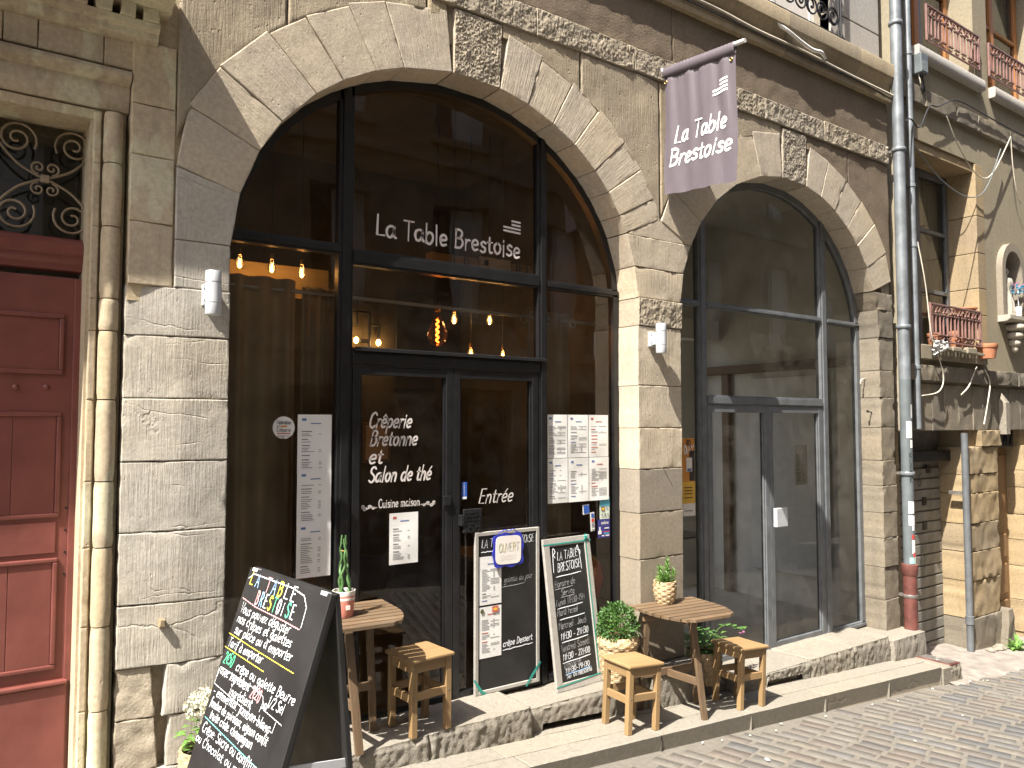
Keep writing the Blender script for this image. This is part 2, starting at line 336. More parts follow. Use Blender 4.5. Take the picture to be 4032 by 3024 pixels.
# ------------------------------------------------------------------ hand lettering: single-stroke alphabet drawn for this scene
G = {}
for ln in '''a 4.8 ~4 4.4 2.6 5 .9 4.2 .4 2.2 1.2 .4 2.6 .5 3.8 2.4 4 4.6;~4 4.8 3.9 2 4.2 .5 4.8 .3
b 4.5 .6 8.5 .6 .2;~.6 3.4 2 5 3.7 4.2 3.9 2 2.6 .1 1.2 .3 .6 1.4
c 4 ~3.6 4.2 2.2 5 .7 3.8 .5 1.8 1.6 .2 3.6 .7
d 4.7 ~3.9 3.8 2.4 5 .7 4 .5 1.6 1.8 .1 3.4 1 3.9 2.6;3.9 8.5 4 0
e 4.2 ~.7 2.5 3.5 2.9 3.4 4.4 2.2 5 .8 4 .5 2 1.5 .2 3.6 .7
f 3.1 ~3 7.6 2.2 8.5 1.3 7.8 1.2 5 1.2 -1.5;.2 4.6 2.6 4.9
g 4.5 ~3.8 4.2 2.4 5 .7 3.9 .6 1.8 1.8 .6 3.3 1.6 3.8 4.4;~3.8 4.8 3.9 0 3.2 -2.6 1.4 -2.8 .5 -2
h 4.5 .6 8.5 .6 0;~.6 3 2 4.9 3.4 4.4 3.7 2.6 3.7 0
i 1.8 .8 4.8 .8 0;.8 6.5 .85 7
j 2.3 ~1.4 4.8 1.4 -1.4 .6 -2.8 -.4 -2.4;1.4 6.5 1.45 7
k 4 .6 8.5 .6 0;3.4 4.8 .7 2.2 3.6 0
l 1.9 .8 8.5 .9 0
m 6.7 .5 4.8 .5 0;~.5 3 1.6 4.8 2.8 4.6 3.1 3 3.1 0;~3.1 3 4.2 4.8 5.4 4.6 5.8 3 5.8 0
n 4.5 .6 4.8 .6 0;~.6 3 1.8 4.8 3.2 4.6 3.7 3 3.7 0
o 4.5 ~2.2 5 .7 4 .5 2 1.8 .1 3.4 .8 3.9 2.8 3.4 4.4 2.2 5
p 4.5 .6 4.8 .6 -3;~.6 3.6 2 5 3.7 4.2 3.9 2.2 2.6 .3 .7 1.2
q 4.5 ~3.8 4.2 2.4 5 .7 3.9 .6 1.8 1.8 .4 3.3 1.2 3.8 3;3.8 4.8 3.8 -3
r 3.2 .6 4.8 .6 0;~.6 2.8 1.5 4.6 3 4.7
s 3.6 ~3.2 4.4 2 5 .8 4.2 1.2 3 2.8 2.2 3 .9 1.8 .1 .4 .6
t 3.1 ~1.3 7.2 1.3 1.4 1.9 .2 2.9 .5;.2 5 2.7 5.1
u 4.5 ~.6 4.8 .6 2 1.6 .2 3 .8 3.7 2.4;3.7 4.8 3.8 0
v 4 .4 4.8 2 .1 3.7 4.9
w 6 .4 4.8 1.7 .1 3 4 4.3 .1 5.6 4.9
x 4 .4 4.8 3.6 0;3.6 4.8 .4 0
y 4 .5 4.8 2.1 .8;~3.7 4.8 2.1 .4 1.2 -2.4 .2 -2.8
z 4 .5 4.7 3.5 4.7 .5 .2 3.7 .2
A 5.6 .3 0 2.7 8.5 5.2 0;1.2 3 4.3 3
B 5 .7 8.5 .7 0;~.5 8.4 3.2 8.2 4 6.6 3 4.8 .9 4.6;~.9 4.6 3.6 4.3 4.5 2.4 3.2 .3 .5 .1
C 5 ~4.6 7.2 3 8.5 1 7.2 .4 4 1.2 1 3 0 4.7 1.2
D 5.2 .7 8.5 .7 0;~.5 8.4 3 8 4.6 5.6 4.4 2.6 2.8 .4 .5 .1
E 4.6 4 8.4 .7 8.4 .7 .1 4.2 .1;.7 4.4 3.5 4.4
F 4.4 4 8.4 .7 8.4 .7 0;.7 4.4 3.4 4.4
G 5.4 ~4.6 7.2 3 8.5 1 7.2 .4 4 1.2 1 3 0 4.8 1.2 4.8 3.8;4.9 3.8 3 3.8
H 5.2 .7 8.5 .7 0;4.5 8.5 4.5 0;.7 4.4 4.5 4.4
I 2 .9 8.5 .9 0
J 4 ~3 8.5 3 2 2.2 .2 .8 .3 .3 1.6
K 5 .7 8.5 .7 0;4.3 8.5 .8 3.8 4.6 0
L 4.3 .8 8.5 .7 .2 4 .3
M 6.4 .5 0 .9 8.5 3.2 3 5.5 8.5 5.9 0
N 5.4 .7 0 .7 8.5 4.7 0 4.7 8.5
O 5.6 ~2.8 8.5 .9 7 .4 4 1.2 1 2.8 0 4.5 1.2 5.1 4.2 4.4 7.2 2.8 8.5
P 4.8 .7 8.5 .7 0;~.5 8.4 3.4 8.2 4.3 6.2 3.2 4.2 .7 4
R 5 .7 8.5 .7 0;~.5 8.4 3.2 8.2 4.1 6.4 3 4.6 .7 4.4;2.2 4.4 4.6 0
S 4.8 ~4.2 7.4 2.8 8.5 .9 7.6 .9 5.6 2.6 4.4 4.2 3 4.2 1 2.4 0 .5 1
T 5 .2 8.4 4.8 8.4;2.5 8.4 2.5 0
U 5.2 ~.7 8.5 .7 2.4 2 .1 3.6 .4 4.5 2.6 4.5 8.5
V 5 .3 8.5 2.5 0 4.7 8.5
W 7 .3 8.5 1.9 0 3.5 6 5.1 0 6.7 8.5
Y 5 .3 8.5 2.5 4.4 4.7 8.5;2.5 4.4 2.5 0
Z 5 .5 8.4 4.5 8.4 .5 .1 4.6 .1
0 4.6 ~2.3 8.5 .9 7 .5 4 1.1 1 2.3 0 3.6 1.2 4.1 4.2 3.6 7.2 2.3 8.5
1 3 .5 6.6 1.8 8.5 1.8 0
2 4.6 ~.6 6.8 1.6 8.4 3.4 8 3.8 6 2.4 3.2 .5 .2;.5 .2 4.2 .2
3 4.4 ~.7 7.6 2.2 8.5 3.6 7.2 3 5.2 1.6 4.6;~1.6 4.6 3.4 4.2 3.9 2.2 2.6 .2 .5 .7
4 4.6 3 8.5 .4 2.6 4.3 2.6;3.2 5 3.2 0
5 4.4 3.8 8.4 1.1 8.4 .8 4.8;~.8 4.8 2.6 5.2 3.9 3.6 3.6 1.2 2 .1 .5 .6
6 4.4 ~3.4 8.2 1.6 6.4 .6 3 1.2 .6 2.6 .1 3.9 1.8 3.4 4 2 4.4 .7 2.8
7 4.4 .4 8.4 4 8.4 1.6 0;1.2 4.4 3.6 4.4
8 4.4 ~2.2 8.5 .9 7.4 1.2 5.4 3.2 4 3.9 1.8 2.2 0 .6 1.6 1.2 4 3.2 5.4 3.6 7.4 2.2 8.5
9 4.4 ~3.8 5.8 2.4 4.2 .8 5.4 .9 7.6 2.4 8.5 3.7 7.4 3.8 4 2.8 .2
. 1.8 .8 .1 .85 .6
, 1.8 1 .6 .5 -1.2
: 2 .9 .6 .92 1;.9 3.8 .92 4.2
- 3.6 .5 3.2 3 3.3
/ 3.4 .2 -.6 3 8.6
& 5.4 ~4.8 .2 1.6 6 1.8 8 3 8.2 3.2 6.6 .8 3.2 .7 1 2.2 0 4.4 2.8
= 4.6 ~4.2 6.6 2.8 7.6 1.2 6 1 3 2.2 .6 4.2 1.2;.2 4.8 3.2 4.8;.2 3.4 3.2 3.4
~ 6 ~0 2 1.5 3.4 3 2 4.5 .8 6 2'''.split('\n'):
    k, w, st = ln.split(' ', 2); G[k] = (float(w), [(q[0] == '~', [float(z) for z in q.lstrip('~').split()]) for q in st.split(';')])
ACC = {'é': ('e', 1), 'è': ('e', 2), 'ê': ('e', 3), 'à': ('a', 2)}
ACS = {1: [1.8, 6, 3, 7.6], 2: [1.4, 7.6, 2.8, 6], 3: [.9, 6, 2.2, 7.5, 3.5, 6]}
def ribbon(mb, pts, w, rg=None, taper=0):
    n = len(pts); vs = []; P = [Vector(p) for p in pts]
    if n < 2: return
    for i in range(n):
        t = P[min(i + 1, n - 1)] - P[max(i - 1, 0)]
        if t.length < 1e-9: t = Vector((1, 0))
        t.normalize(); q = Vector((-t.y, t.x)); ww = w / 2 * (1 + (rg.uniform(-.18, .18) if rg else 0))
        e = t * (w * .42) * (-1 if i == 0 else 1 if i == n - 1 else 0); k = .62 if i in (0, n - 1) else 1
        vs += [tuple(P[i] + e + q * ww * k) + (0,), tuple(P[i] + e - q * ww * k) + (0,)]
    mb.add(vs, [(2 * i + 1, 2 * i + 3, 2 * i + 2, 2 * i) for i in range(n - 1)])
def letters(mb, s, x, y, h, w, slant=0, track=1.0, wob=0, rise=0, seed=1, up=1.0):
    sc = h / 8.5; rg = random.Random(seed); x0 = x
    for ch in s:
        if ch == ' ': x += 3.2 * sc * track; continue
        acc = None
        if ch in ACC: ch, acc = ACC[ch]
        if ch not in G: x += 3 * sc; continue
        wd, sts = G[ch]; dy = rg.uniform(-wob, wob) * h; tw = rg.uniform(-wob, wob) * .6; sz = 1 + rg.uniform(-wob, wob) * .8
        for sm, q in sts + ([(False, ACS[acc])] if acc else []):
            P = [Vector((q[i], q[i + 1], 0)) for i in range(0, len(q), 2)]
            if sm: P = smoothpts(P, 4)
            o = []
            for p in P:
                px, py = p.x * sz * track, p.y * sz * up; px += py * (slant + tw)
                o.append((x + px * sc, y + dy + py * sc + (x - x0) * rise))
            ribbon(mb, o, w, rg if wob else None)
        x += (wd + .55) * sc * track
    return x
def textw(s, h, track=1.0):
    return sum(3.2 if c == ' ' else (G[ACC[c][0] if c in ACC else c][0] + .55 if (c in ACC or c in G) else 3) for c in s) * h / 8.5 * track
def basis(o, u, v):
    u = Vector(u).normalized(); v = Vector(v); v = (v - u * v.dot(u)).normalized(); n = u.cross(v)
    return Matrix(((u.x, v.x, n.x, o[0]), (u.y, v.y, n.y, o[1]), (u.z, v.z, n.z, o[2]), (0, 0, 0, 1)))
FACE = lambda x, y, z: basis((x, y, z), (1, 0, 0), (0, 0, 1))          # a plane parallel to the facade, facing the street
# ------------------------------------------------------------------ ground
ZP = lambda x: .20 - .0615 * x                 # pavement level: the street falls to the right
ZS = lambda x: .155 - .0777 * x                # carriageway level
def fnoise(x, y, z=0.0, o=3):
    v = 0; a = 1; q = Vector((x, y, z))
    for _ in range(o): v += a * noise.noise(q); q = q * 2.03; a *= .5
    return v
g = MB()
g.add([(-30, -60, ZS(-30) - .0015), (60, -60, ZS(60) - .0015), (60, 30, ZS(60) - .0015), (-30, 30, ZS(-30) - .0015)], [(0, 1, 2, 3)])
street = tag(g.build('street', S['sand']), kind='structure')
# granite setts, laid in oblique rows across the street
def sett_mesh(k):
    rg = random.Random(k); L = .210 * rg.uniform(.9, 1.03); Wd = .122 * rg.uniform(.94, 1.03); m = MB(); nx, ny = 6, 4; vs = []
    for i in range(nx):
        for j in range(ny):
            u = (0, .055, .35, .65, .945, 1)[i]; v = (0, .10, .90, 1)[j]
            e = i in (0, nx - 1) or j in (0, ny - 1)
            z = (-.012 if e else .0070 + .0022 * fnoise(u * 3 + k * 7, v * 3)) 
            vs.append(((u - .5) * L + (.006 * rg.uniform(-1, 1) if e else 0), (v - .5) * Wd + (.004 * rg.uniform(-1, 1) if e else 0), z))
    m.add(vs, [(i * ny + j, (i + 1) * ny + j, (i + 1) * ny + j + 1, i * ny + j + 1) for i in range(nx - 1) for j in range(ny - 1)])
    me = bpy.data.meshes.new('sett'); me.from_pydata(m.v, [], m.f); me.materials.append(S['sett']); me.update()
    me.polygons.foreach_set('use_smooth', [True] * len(me.polygons)); return me, m
SM = [sett_mesh(k) for k in range(7)]
ru = Vector((.30, -.954, 0)).normalized(); rv = Vector((.954, .30, 0)).normalized(); slope = math.atan(-.0777)
cand = []
camp = Vector((0, -4.2, 2.0)); fwd = Vector((math.sin(R(35.6)), math.cos(R(35.6)), 0)); rgt = Vector((math.cos(R(35.6)), -math.sin(R(35.6)), 0))
for i in range(-30, 190):
    off = rnd.uniform(0, .21)
    for j in range(-20, 50):
        p = rv * (i * .128) + ru * (j * .216 + off) + Vector((rnd.uniform(-.004, .004), rnd.uniform(-.004, .004), 0))
        if not (-2.5 < p.x < 15 and -4.6 < p.y < -.62): continue
        if p.x > 7.95 and p.y > -.62: continue
        d = Vector((p.x, p.y, ZS(p.x))) - camp; dep = d.dot(fwd); inv = dep > .5 and abs(d.dot(rgt) / dep) < .70 and -d.z / dep < .57 * 1.0
        cand.append((0 if inv else 1, dep if inv else 99, p, rnd.randrange(7), rnd.uniform(-.07, .07), rnd.uniform(-.003, .003)))
cand.sort(key=lambda c: (c[0], c[1]))
rest = MB()
for n_, (iv, dep, p, k, a, dz) in enumerate(cand):
    ang = math.atan2(ru.y, ru.x) + a
    M = Matrix.Translation((p.x, p.y, ZS(p.x) - .004 + dz)) @ Matrix.Rotation(-slope, 4, 'Y') @ Matrix.Rotation(ang, 4, 'Z')
    if n_ < 300:
        place(bpy.data.objects.new('sett', SM[k][0]), street, M)
    else:
        rest.add([M @ Vector(v) for v in SM[k][1].v], SM[k][1].f)
def sett_stuff_mat():
    m = S['sett'].copy(); nt = m.node_tree
    for n in nt.nodes:
        if n.bl_idname == 'ShaderNodeObjectInfo':
            gi = nt.nodes.new('ShaderNodeNewGeometry')
            for l in list(n.outputs['Random'].links): nt.links.new(gi.outputs['Random Per Island'], l.to_socket)
    return m
tag(rest.build('far_setts', sett_stuff_mat(), street, I4, smooth=60), kind='stuff')
# pavement: bed, slabs, kerb stones
pv = MB()
pv.add([(-4, -.53, ZP(-4) - .03), (7.7, -.53, ZP(7.7) - .03), (7.7, .3, ZP(7.7) - .03), (-4, .3, ZP(-4) - .03),
        (-4, -.53, ZP(-4) - .4), (7.7, -.53, ZP(7.7) - .5)], [(0, 1, 2, 3), (4, 5, 1, 0)])
pavement = tag(pv.build('pavement', S['mortar']), kind='structure')
def slab(name, x0, x1, y0, y1, zf, th, mat, parent, b=.012, res=.08, amp=.0025, under=0):
    n = max(3, int((x1 - x0) / res)); m = max(3, int((y1 - y0) / res)); us = [0, b / (x1 - x0), 2.2 * b / (x1 - x0), 1 - 2.2 * b / (x1 - x0)] + [i / n for i in range(1, n)] + [1 - b / (x1 - x0), 1]
    vv = [0, b / (y1 - y0), 2.2 * b / (y1 - y0), 1 - 2.2 * b / (y1 - y0)] + [i / m for i in range(1, m)] + [1 - b / (y1 - y0), 1]; us = sorted(us); vv = sorted(vv); mb = MB(); vs = []
    cx, cy = (x0 + x1) / 2, (y0 + y1) / 2; cz = zf(cx); sd = rnd.uniform(0, 50)
    A, B = len(us), len(vv)
    for u in us:
        for v in vv:
            x = x0 + (x1 - x0) * u; y = y0 + (y1 - y0) * v; ed = u in (0, 1) or v in (0, 1)
            jx = .0006 * fnoise(x * 9, y * 9, sd) if ed else 0
            vs.append((x + jx - cx, y + jx - cy, zf(x) - cz + amp * fnoise(x * 6, y * 6, sd) - (b * .8 if ed else 0)))
    fs = [(i * B + j, (i + 1) * B + j, (i + 1) * B + j + 1, i * B + j + 1) for i in range(A - 1) for j in range(B - 1)]
    loop = [i * B for i in range(A)] + [(A - 1) * B + j for j in range(1, B)] + [i * B + B - 1 for i in range(A - 2, -1, -1)] + [j for j in range(B - 2, 0, -1)]
    k = len(vs); L = len(loop)
    for q in loop:
        p = vs[q]; w = 0 * fnoise(p[0] * 8, p[1] * 8, sd + 5); vs.append((p[0] + w, p[1] + w + (under if p[1] < y0 - cy + .004 else 0), p[2] - th))
    for a in range(L): fs.append((loop[a], k + a, k + (a + 1) % L, loop[(a + 1) % L]))
    mb.add(vs, fs); return mb.build(name, mat, parent, T(cx, cy, cz), smooth=50)
kx = [-3.2, -2.2, -1.25, -.3, .7, 1.7, 2.75, 3.82, 4.75, 5.68, 6.63, 7.55]
for a, b in zip(kx, kx[1:]): slab('kerb_stone', a + .003, b - .003, -.55, -.375, ZP, .30, S['kerb'], pavement, .005, under=.045)
x = -3.2
while x < 7.5:
    w = rnd.uniform(.42, .7); e = min(x + w, 7.62)
    slab('paving_slab', x + .003, e - .003, -.369, -.19, ZP, .05, S['kerb'], pavement, .0035); x = e
x = -3.2
while x < 7.5:
    w = rnd.uniform(.5, .8); e = min(x + w, 7.62)
    slab('paving_slab', x + .003, e - .003, -.184, .02, ZP, .05, S['kerb'], pavement, .0035); x = e
slab('kerb_stone', 7.56, 7.74, -.56, -.20, lambda x: ZP(x) - .004, .3, S['thresh'], pavement, .02)
# smooth paving beyond the kerb's end
m = MB(); vs = []; A, B = 30, 14
for i in range(A):
    for j in range(B):
        x = 7.66 + 12 * (i / (A - 1)) ** 1.5; y = -.62 + .93 * j / (B - 1)
        vs.append((x, y - (.12 if j == 0 else 0) + (.03 * fnoise(x * 2, 1) if j == 0 else 0), ZS(x) + .02 + .02 * (j / B) + .006 * fnoise(x * 2, y * 2) - (.05 if j == 0 else 0)))
m.add(vs, [(i * B + j, (i + 1) * B + j, (i + 1) * B + j + 1, i * B + j + 1) for i in range(A - 1) for j in range(B - 1)])
tag(m.build('side_pavement', S['asphalt'], smooth=60), kind='structure')
# ------------------------------------------------------------------ stone maker
def uspace(n, b):
    b = min(b, .1); return sorted(set([0, b, 2.3 * b, 1 - 2.3 * b, 1 - b, 1] + [i / n for i in range(1, n) if 2.6 * b < i / n < 1 - 2.6 * b]))
def stone(name, quad, y0, y1, mat, parent, res=.035, amp=.0018, bev=.0032, chip=.004, rot=0, hack=0, yf=None, freq=7, hf=(55, 30)):
    q = [Vector((p[0], 0, p[1])) for p in quad]; W = ((q[1] - q[0]).length + (q[2] - q[3]).length) / 2; H = ((q[3] - q[0]).length + (q[2] - q[1]).length) / 2
    if W < .02 or H < .02: return None
    n = max(3, min(120, int(W / res))); m = max(3, min(110, int(H / res))); us = uspace(n, bev / W); vv = uspace(m, bev / H); A, B = len(us), len(vv)
    c = sum(q, Vector()) / 4; c.y = y0; sd = rnd.uniform(0, 90); Ri = Matrix.Rotation(-rot, 3, 'Y'); vs = []
    for u in us:
        for v in vv:
            p = (q[0] * (1 - u) + q[1] * u) * (1 - v) + (q[3] * (1 - u) + q[2] * u) * v
            d = min(u * W, (1 - u) * W, v * H, (1 - v) * H); ed = d < 1e-6
            nz = fnoise(p.x * freq, p.z * freq, sd); y = y0 - amp * nz
            ch = max(0, fnoise(p.x * 11, p.z * 11, sd + 9) - .25)
            if d < .03: y += ch * chip * 3 * (1 - d / .03)
            if ed: y += bev
            if hack:
                ed2 = min(1, d / .012)
                h1 = noise.noise(Vector((p.x * hf[0], p.z * hf[1], sd))); h2 = noise.noise(Vector((p.x * 17, p.z * 13, sd + 3))); y -= hack * (abs(h1) * 1.5 - .4 + h2 * .7) * ed2
            if yf: y += yf(p.x, p.z)
            if ed:
                p = p + Vector((1, 0, .6)) * chip * .6 * fnoise(p.x * 14, p.z * 14, sd + 20)
            p = Vector((p.x, y, p.z)) - c; vs.append(Ri @ p)
    fs = [(i * B + j, (i + 1) * B + j, (i + 1) * B + j + 1, i * B + j + 1) for i in range(A - 1) for j in range(B - 1)]
    loop = [i * B for i in range(A)] + [(A - 1) * B + j for j in range(1, B)] + [i * B + B - 1 for i in range(A - 2, -1, -1)] + [j for j in range(B - 2, 0, -1)]
    k = len(vs); L = len(loop); K = 5
    for s in range(1, K + 1):
        for a in loop:
            p = vs[a].copy(); f = s / K; yy = p.y + (y1 - y0 - p.y) * f; w = Ri @ Vector((c.x, 0, c.z))
            o = .004 * fnoise(p.x * 9, yy * 11, sd + 40 + p.z * 7) if 0 < s < K else 0
            vs.append(Vector((p.x * (1 + o), yy, p.z * (1 + o))))
        for a in range(L):
            a0 = loop[a] if s == 1 else k + (s - 2) * L + a; a1 = loop[(a + 1) % L] if s == 1 else k + (s - 2) * L + (a + 1) % L
            fs.append((a0, k + (s - 1) * L + a, k + (s - 1) * L + (a + 1) % L, a1))
    fs.append(tuple(k + (K - 1) * L + a for a in range(L - 1, -1, -1)))
    mb = MB().add(vs, fs)
    # winding: front faces look to -y
    mb.f = [tuple(reversed(f)) if False else f for f in mb.f]
    return mb.build(name, mat, parent, Matrix.Translation(c) @ Matrix.Rotation(rot, 4, 'Y'), smooth=55)
class Arch:
    def __init__(s, cx, cz, a, b): s.cx, s.cz, s.a, s.b = cx, cz, a, b
    def z(s, x, da=0, db=0):
        t = 1 - ((x - s.cx) / (s.a + da)) ** 2; return s.cz + (s.b + db) * math.sqrt(t) if t > 0 else s.cz
    def x(s, z, sgn, da=0, db=0):
        if z <= s.cz: return s.cx + sgn * (s.a + da)
        t = 1 - ((z - s.cz) / (s.b + db)) ** 2; return s.cx + sgn * (s.a + da) * math.sqrt(max(t, 0))
    def p(s, t, da=0, db=0): return (s.cx + (s.a + da) * math.cos(R(t)), s.cz + (s.b + db) * math.sin(R(t)))
A1 = Arch(2.675, 2.91, 1.515, 1.365); A2 = Arch(6.13, 2.90, 1.47, 1.34)
RV = .27                                               # depth of the reveals
# ------------------------------------------------------------------ the restaurant's building
house = thing('stone_building', 'weathered stone building with two tall glazed arches and a moulded cornice', 'building')
bk = MB()
yb0, yb1 = .03, .26
bk.box(.70, 1.13, .075, yb1, -.2, 3.3); bk.box(4.22, 4.63, yb0, yb1, -.3, 3.3); bk.box(7.63, 7.86, yb0, yb1, -.5, 3.3)
def wallcols(mb, xs, zlo, ztop, y0, y1):
    n = len(xs); vs = []
    for x in xs: vs += [(x, y0, zlo(x)), (x, y0, ztop), (x, y1, zlo(x)), (x, y1, ztop)]
    fs = []
    for i in range(n - 1):
        a, b = 4 * i, 4 * i + 4; fs += [(a, b, b + 1, a + 1), (a + 2, a + 3, b + 3, b + 2), (a, a + 2, b + 2, b)]
    mb.add(vs, fs)
wallcols(bk, [.90 + i * .03 for i in range(240) if .90 + i * .03 < 7.87], lambda x: max(3.3, A1.z(x, .2, .2) if abs(x - A1.cx) < A1.a + .2 else 0, A2.z(x, .2, .2) if abs(x - A2.cx) < A2.a + .2 else 0), 5.6, yb0, yb1)
bk.build('wall_core', S['mortar'], house)
MB().box(.67, 1.10, .034, .2, 2.62, 3.30).box(.67, .92, .0345, .2, 3.30, 9.2).build('wall_filling', S['surround'], house, local=False)
gap = .0022
# pier beside the red door: its face is folded, the part next to the door turns towards the sun
fold = lambda x, z: max(0, (.945 - x)) * .15
zc = [-.02, .30, .55, .80, 1.105, 1.461, 1.813, 2.13, 2.448, 2.70]
for i, (a, b) in enumerate(zip(zc, zc[1:])):
    w = [rnd.uniform(-.012, .012) for _ in range(2)]
    if i < 3:      # broken, spalled lower corner
        xs = .80 + (.03 if i == 1 else -.02) + .06 * i / 2
        stone('stone_block', [(.668, a + gap), (xs, a + gap), (xs - .02, b - gap), (.668, b - gap)], .012, RV, S['hack'], house, res=.02, amp=.012, chip=.012, yf=fold, freq=9)
        stone('stone_block', [(xs + .035, a + gap), (1.165, a + gap), (1.163, b - gap), (xs + .05, b - gap)], rnd.uniform(-.004, .004), RV, S['pier'], house, chip=.014, yf=fold, res=.025)
    else:
        stone('stone_block', [(.665, a + gap + w[0] * .3), (1.163, a + gap - w[0] * .3), (1.163, b - gap), (.665, b - gap)], rnd.uniform(-.003, .003), RV, S['pier'], house, yf=fold, chip=.007, res=.025, amp=.003)
for a, b in ((2.70, 2.95), (2.95, 3.245)):
    stone('stone_block', [(.885, a + gap), (A1.x(a, -1), a + gap), (A1.x(b, -1), b - gap), (.885, b - gap + (.085 if b > 3 else 0))], rnd.uniform(-.002, .004), RV, S['pier'], house)
for a, b in ((2.70, 3.02), (3.02, 3.36), (3.36, 3.62), (3.62, 3.95)):
    stone('stone_block', [(.67, a + gap), (.875, a + gap), (.875, b - gap), (.67, b - gap)], .012 + rnd.uniform(0, .008), RV, S['surround'], house, chip=.008)
stone('stone_block', [(.845, .995), (.875, .99), (.872, 1.03), (.848, 1.035)], -.028, .02, S['ochre'], house, res=.01, amp=.003)   # stub left in the wall
# pier between the arches
zc = [.20, .63, .984, 1.33, 1.659, 1.971, 2.295, 2.75]
for i, (a, b) in enumerate(zip(zc, zc[1:])):
    stone('stone_block', [(4.183, a + gap), (4.655, a + gap), (4.66, b - gap), (4.186, b - gap)], rnd.uniform(-.002, .002), RV, S['arch'] if i > 3 else S['smooth'], house, amp=.0010 if i < 4 else .0035, chip=.003 if i < 4 else .007, res=.028)
stone('hacked_stone', [(4.19, 2.755), (4.665, 2.755), (4.675, 2.96), (4.195, 2.965)], -.006, RV, S['hack'], house, res=.0095, hack=.010, hf=(75, 48))
zc = [2.965, 3.20, 3.44]
for a, b in zip(zc, zc[1:]):
    stone('stone_block', [(A1.x(a, 1), a + gap), (A2.x(a, -1), a + gap), (A2.x(b, -1), b - gap), (A1.x(b, 1), b - gap)], rnd.uniform(-.004, .003), RV, S['arch'], house, amp=.004, chip=.008)
# pier at the drainpipe
z = -.08
while z < 3.3:
    b = min(z + rnd.uniform(.24, .36), 3.34)
    stone('stone_block', [(7.598, z + gap), (7.862, z + gap), (7.862, b - gap), (A2.x(b, 1), b - gap)], rnd.uniform(-.006, .006), RV, S['greyst'], house, amp=.006, chip=.012, res=.025); z = b
stone('saddle_stone', [(4.085, 3.443), (4.775, 3.443), (4.455, 3.605), (4.425, 3.605)], .003, .2, S['arch'], house, res=.03)
# voussoirs
def ring(A, ts, clamp, hackrange, seed):
    rg = random.Random(seed)
    for i, (t1, t0) in enumerate(zip(ts, ts[1:])):
        o = .085
        hk = hackrange[0] < (t0 + t1) / 2 < hackrange[1]
        if hk: continue
        D = rg.uniform(.405, .43); p = [A.p(t1 - o), A.p(t0 + o), A.p(t0 + o, D, D * .94), A.p(t1 - o, D, D * .94)]
        p = [(min(max(x, clamp[0]), clamp[1]), zz) for x, zz in p]
        tm = (t0 + t1) / 2
        stone('voussoir', p, rg.uniform(-.0035, .0035), RV, S['arch'], house, res=.028, amp=.0022, chip=.005, rot=R(90 - tm) if tm < 90 else R(90 - tm))
ring(A1, [166, 154.5, 145.2, 133.7, 125.6, 116.3, 108.6, 95.3, 81.0, 71.9, 62.8, 54.1, 44.2, 36.6, 28.7, 23.0], (.885, 4.435), (82, 95), 3)
ring(A2, [156.5, 145.8, 133.6, 120.7, 106.4, 94.2, 79.9, 70.4, 60.4, 50.5, 41, 30, 19.5], (4.447, 7.855), (80, 94), 4)
# hacked keystones
for A, t0, t1 in ((A1, 95.0, 81.3), (A2, 93.9, 80.2)):
    (xa, za), (xb, zb) = A.p(t0), A.p(t1); stone('keystone', [(xa, za), (xb, zb), (xb + .02, 4.70), (xa + .01, 4.70)], -.004, RV, S['hack'], house, res=.0065, hack=.0095, hf=(105, 62))
# spandrels
def colstone(name, x0, x1, zlo, zhi, y0, mat, amp=.004, res=.035, freq=6):
    n = max(3, int((x1 - x0) / res)); mm = 14; vs = []; sd = rnd.uniform(0, 80)
    us = uspace(n, .008 / (x1 - x0)); vv = uspace(mm, .02); A_, B = len(us), len(vv)
    for u in us:
        x = x0 + (x1 - x0) * u; a, b = zlo(x), zhi(x)
        if b < a + .01: b = a + .01
        for v in vv:
            zz = a + (b - a) * v; ed = u in (0, 1) or v in (0, 1)
            vs.append((x, y0 - amp * fnoise(x * freq, zz * freq, sd, 4) + (.012 if ed else 0), zz))
    fs = [(i * B + j, (i + 1) * B + j, (i + 1) * B + j + 1, i * B + j + 1) for i in range(A_ - 1) for j in range(B - 1)]
    return MB().add(vs, fs).build(name, mat, house, smooth=60, local=False)
e1 = lambda x: A1.z(x, .385, .362) if abs(x - A1.cx) < A1.a + .385 else 3.3
e2 = lambda x: A2.z(x, .385, .362) if abs(x - A2.cx) < A2.a + .385 else 3.3
top = lambda x: 4.715
colstone('spandrel_stone', .88, 1.45, e1, lambda x: 5.36, .004, S['spand'], .007)
colstone('spandrel_stone', 1.455, 2.35, e1, lambda x: 5.36, .004, S['spand'], .007)
colstone('spandrel_stone', 2.355, 2.50, e1, lambda x: 4.72, .004, S['spand'], .007)
colstone('spandrel_stone', 2.93, 3.62, e1, top, .001, S['spand'], .005)
colstone('spandrel_stone', 3.628, 4.437, e1, top, .0, S['spand'], .006)
colstone('spandrel_stone', 4.447, 5.15, e2, top, .001, S['spand'], .005)
colstone('spandrel_stone', 5.158, 6.02, e2, top, .001, S['spand'], .004)
colstone('spandrel_stone', 6.42, 7.1, e2, top, .004, S['render'], .006)
colstone('spandrel_stone', 7.105, 7.862, e2, top, .007, S['render'], .007)
# hacked string course
x = 2.36
while x < 7.84:
    e = min(x + rnd.uniform(.55, .95), 7.85)
    dz = .012 * fnoise(x * 3, 2)
    stone('hacked_band_stone', [(x + .004, 4.715 + dz), (e - .004, 4.715), (e - .004, 4.905), (x + .004, 4.91 - dz)], -.014, .1, S['hack'], house, res=.0085, hack=.0095, hf=(110, 55)); x = e
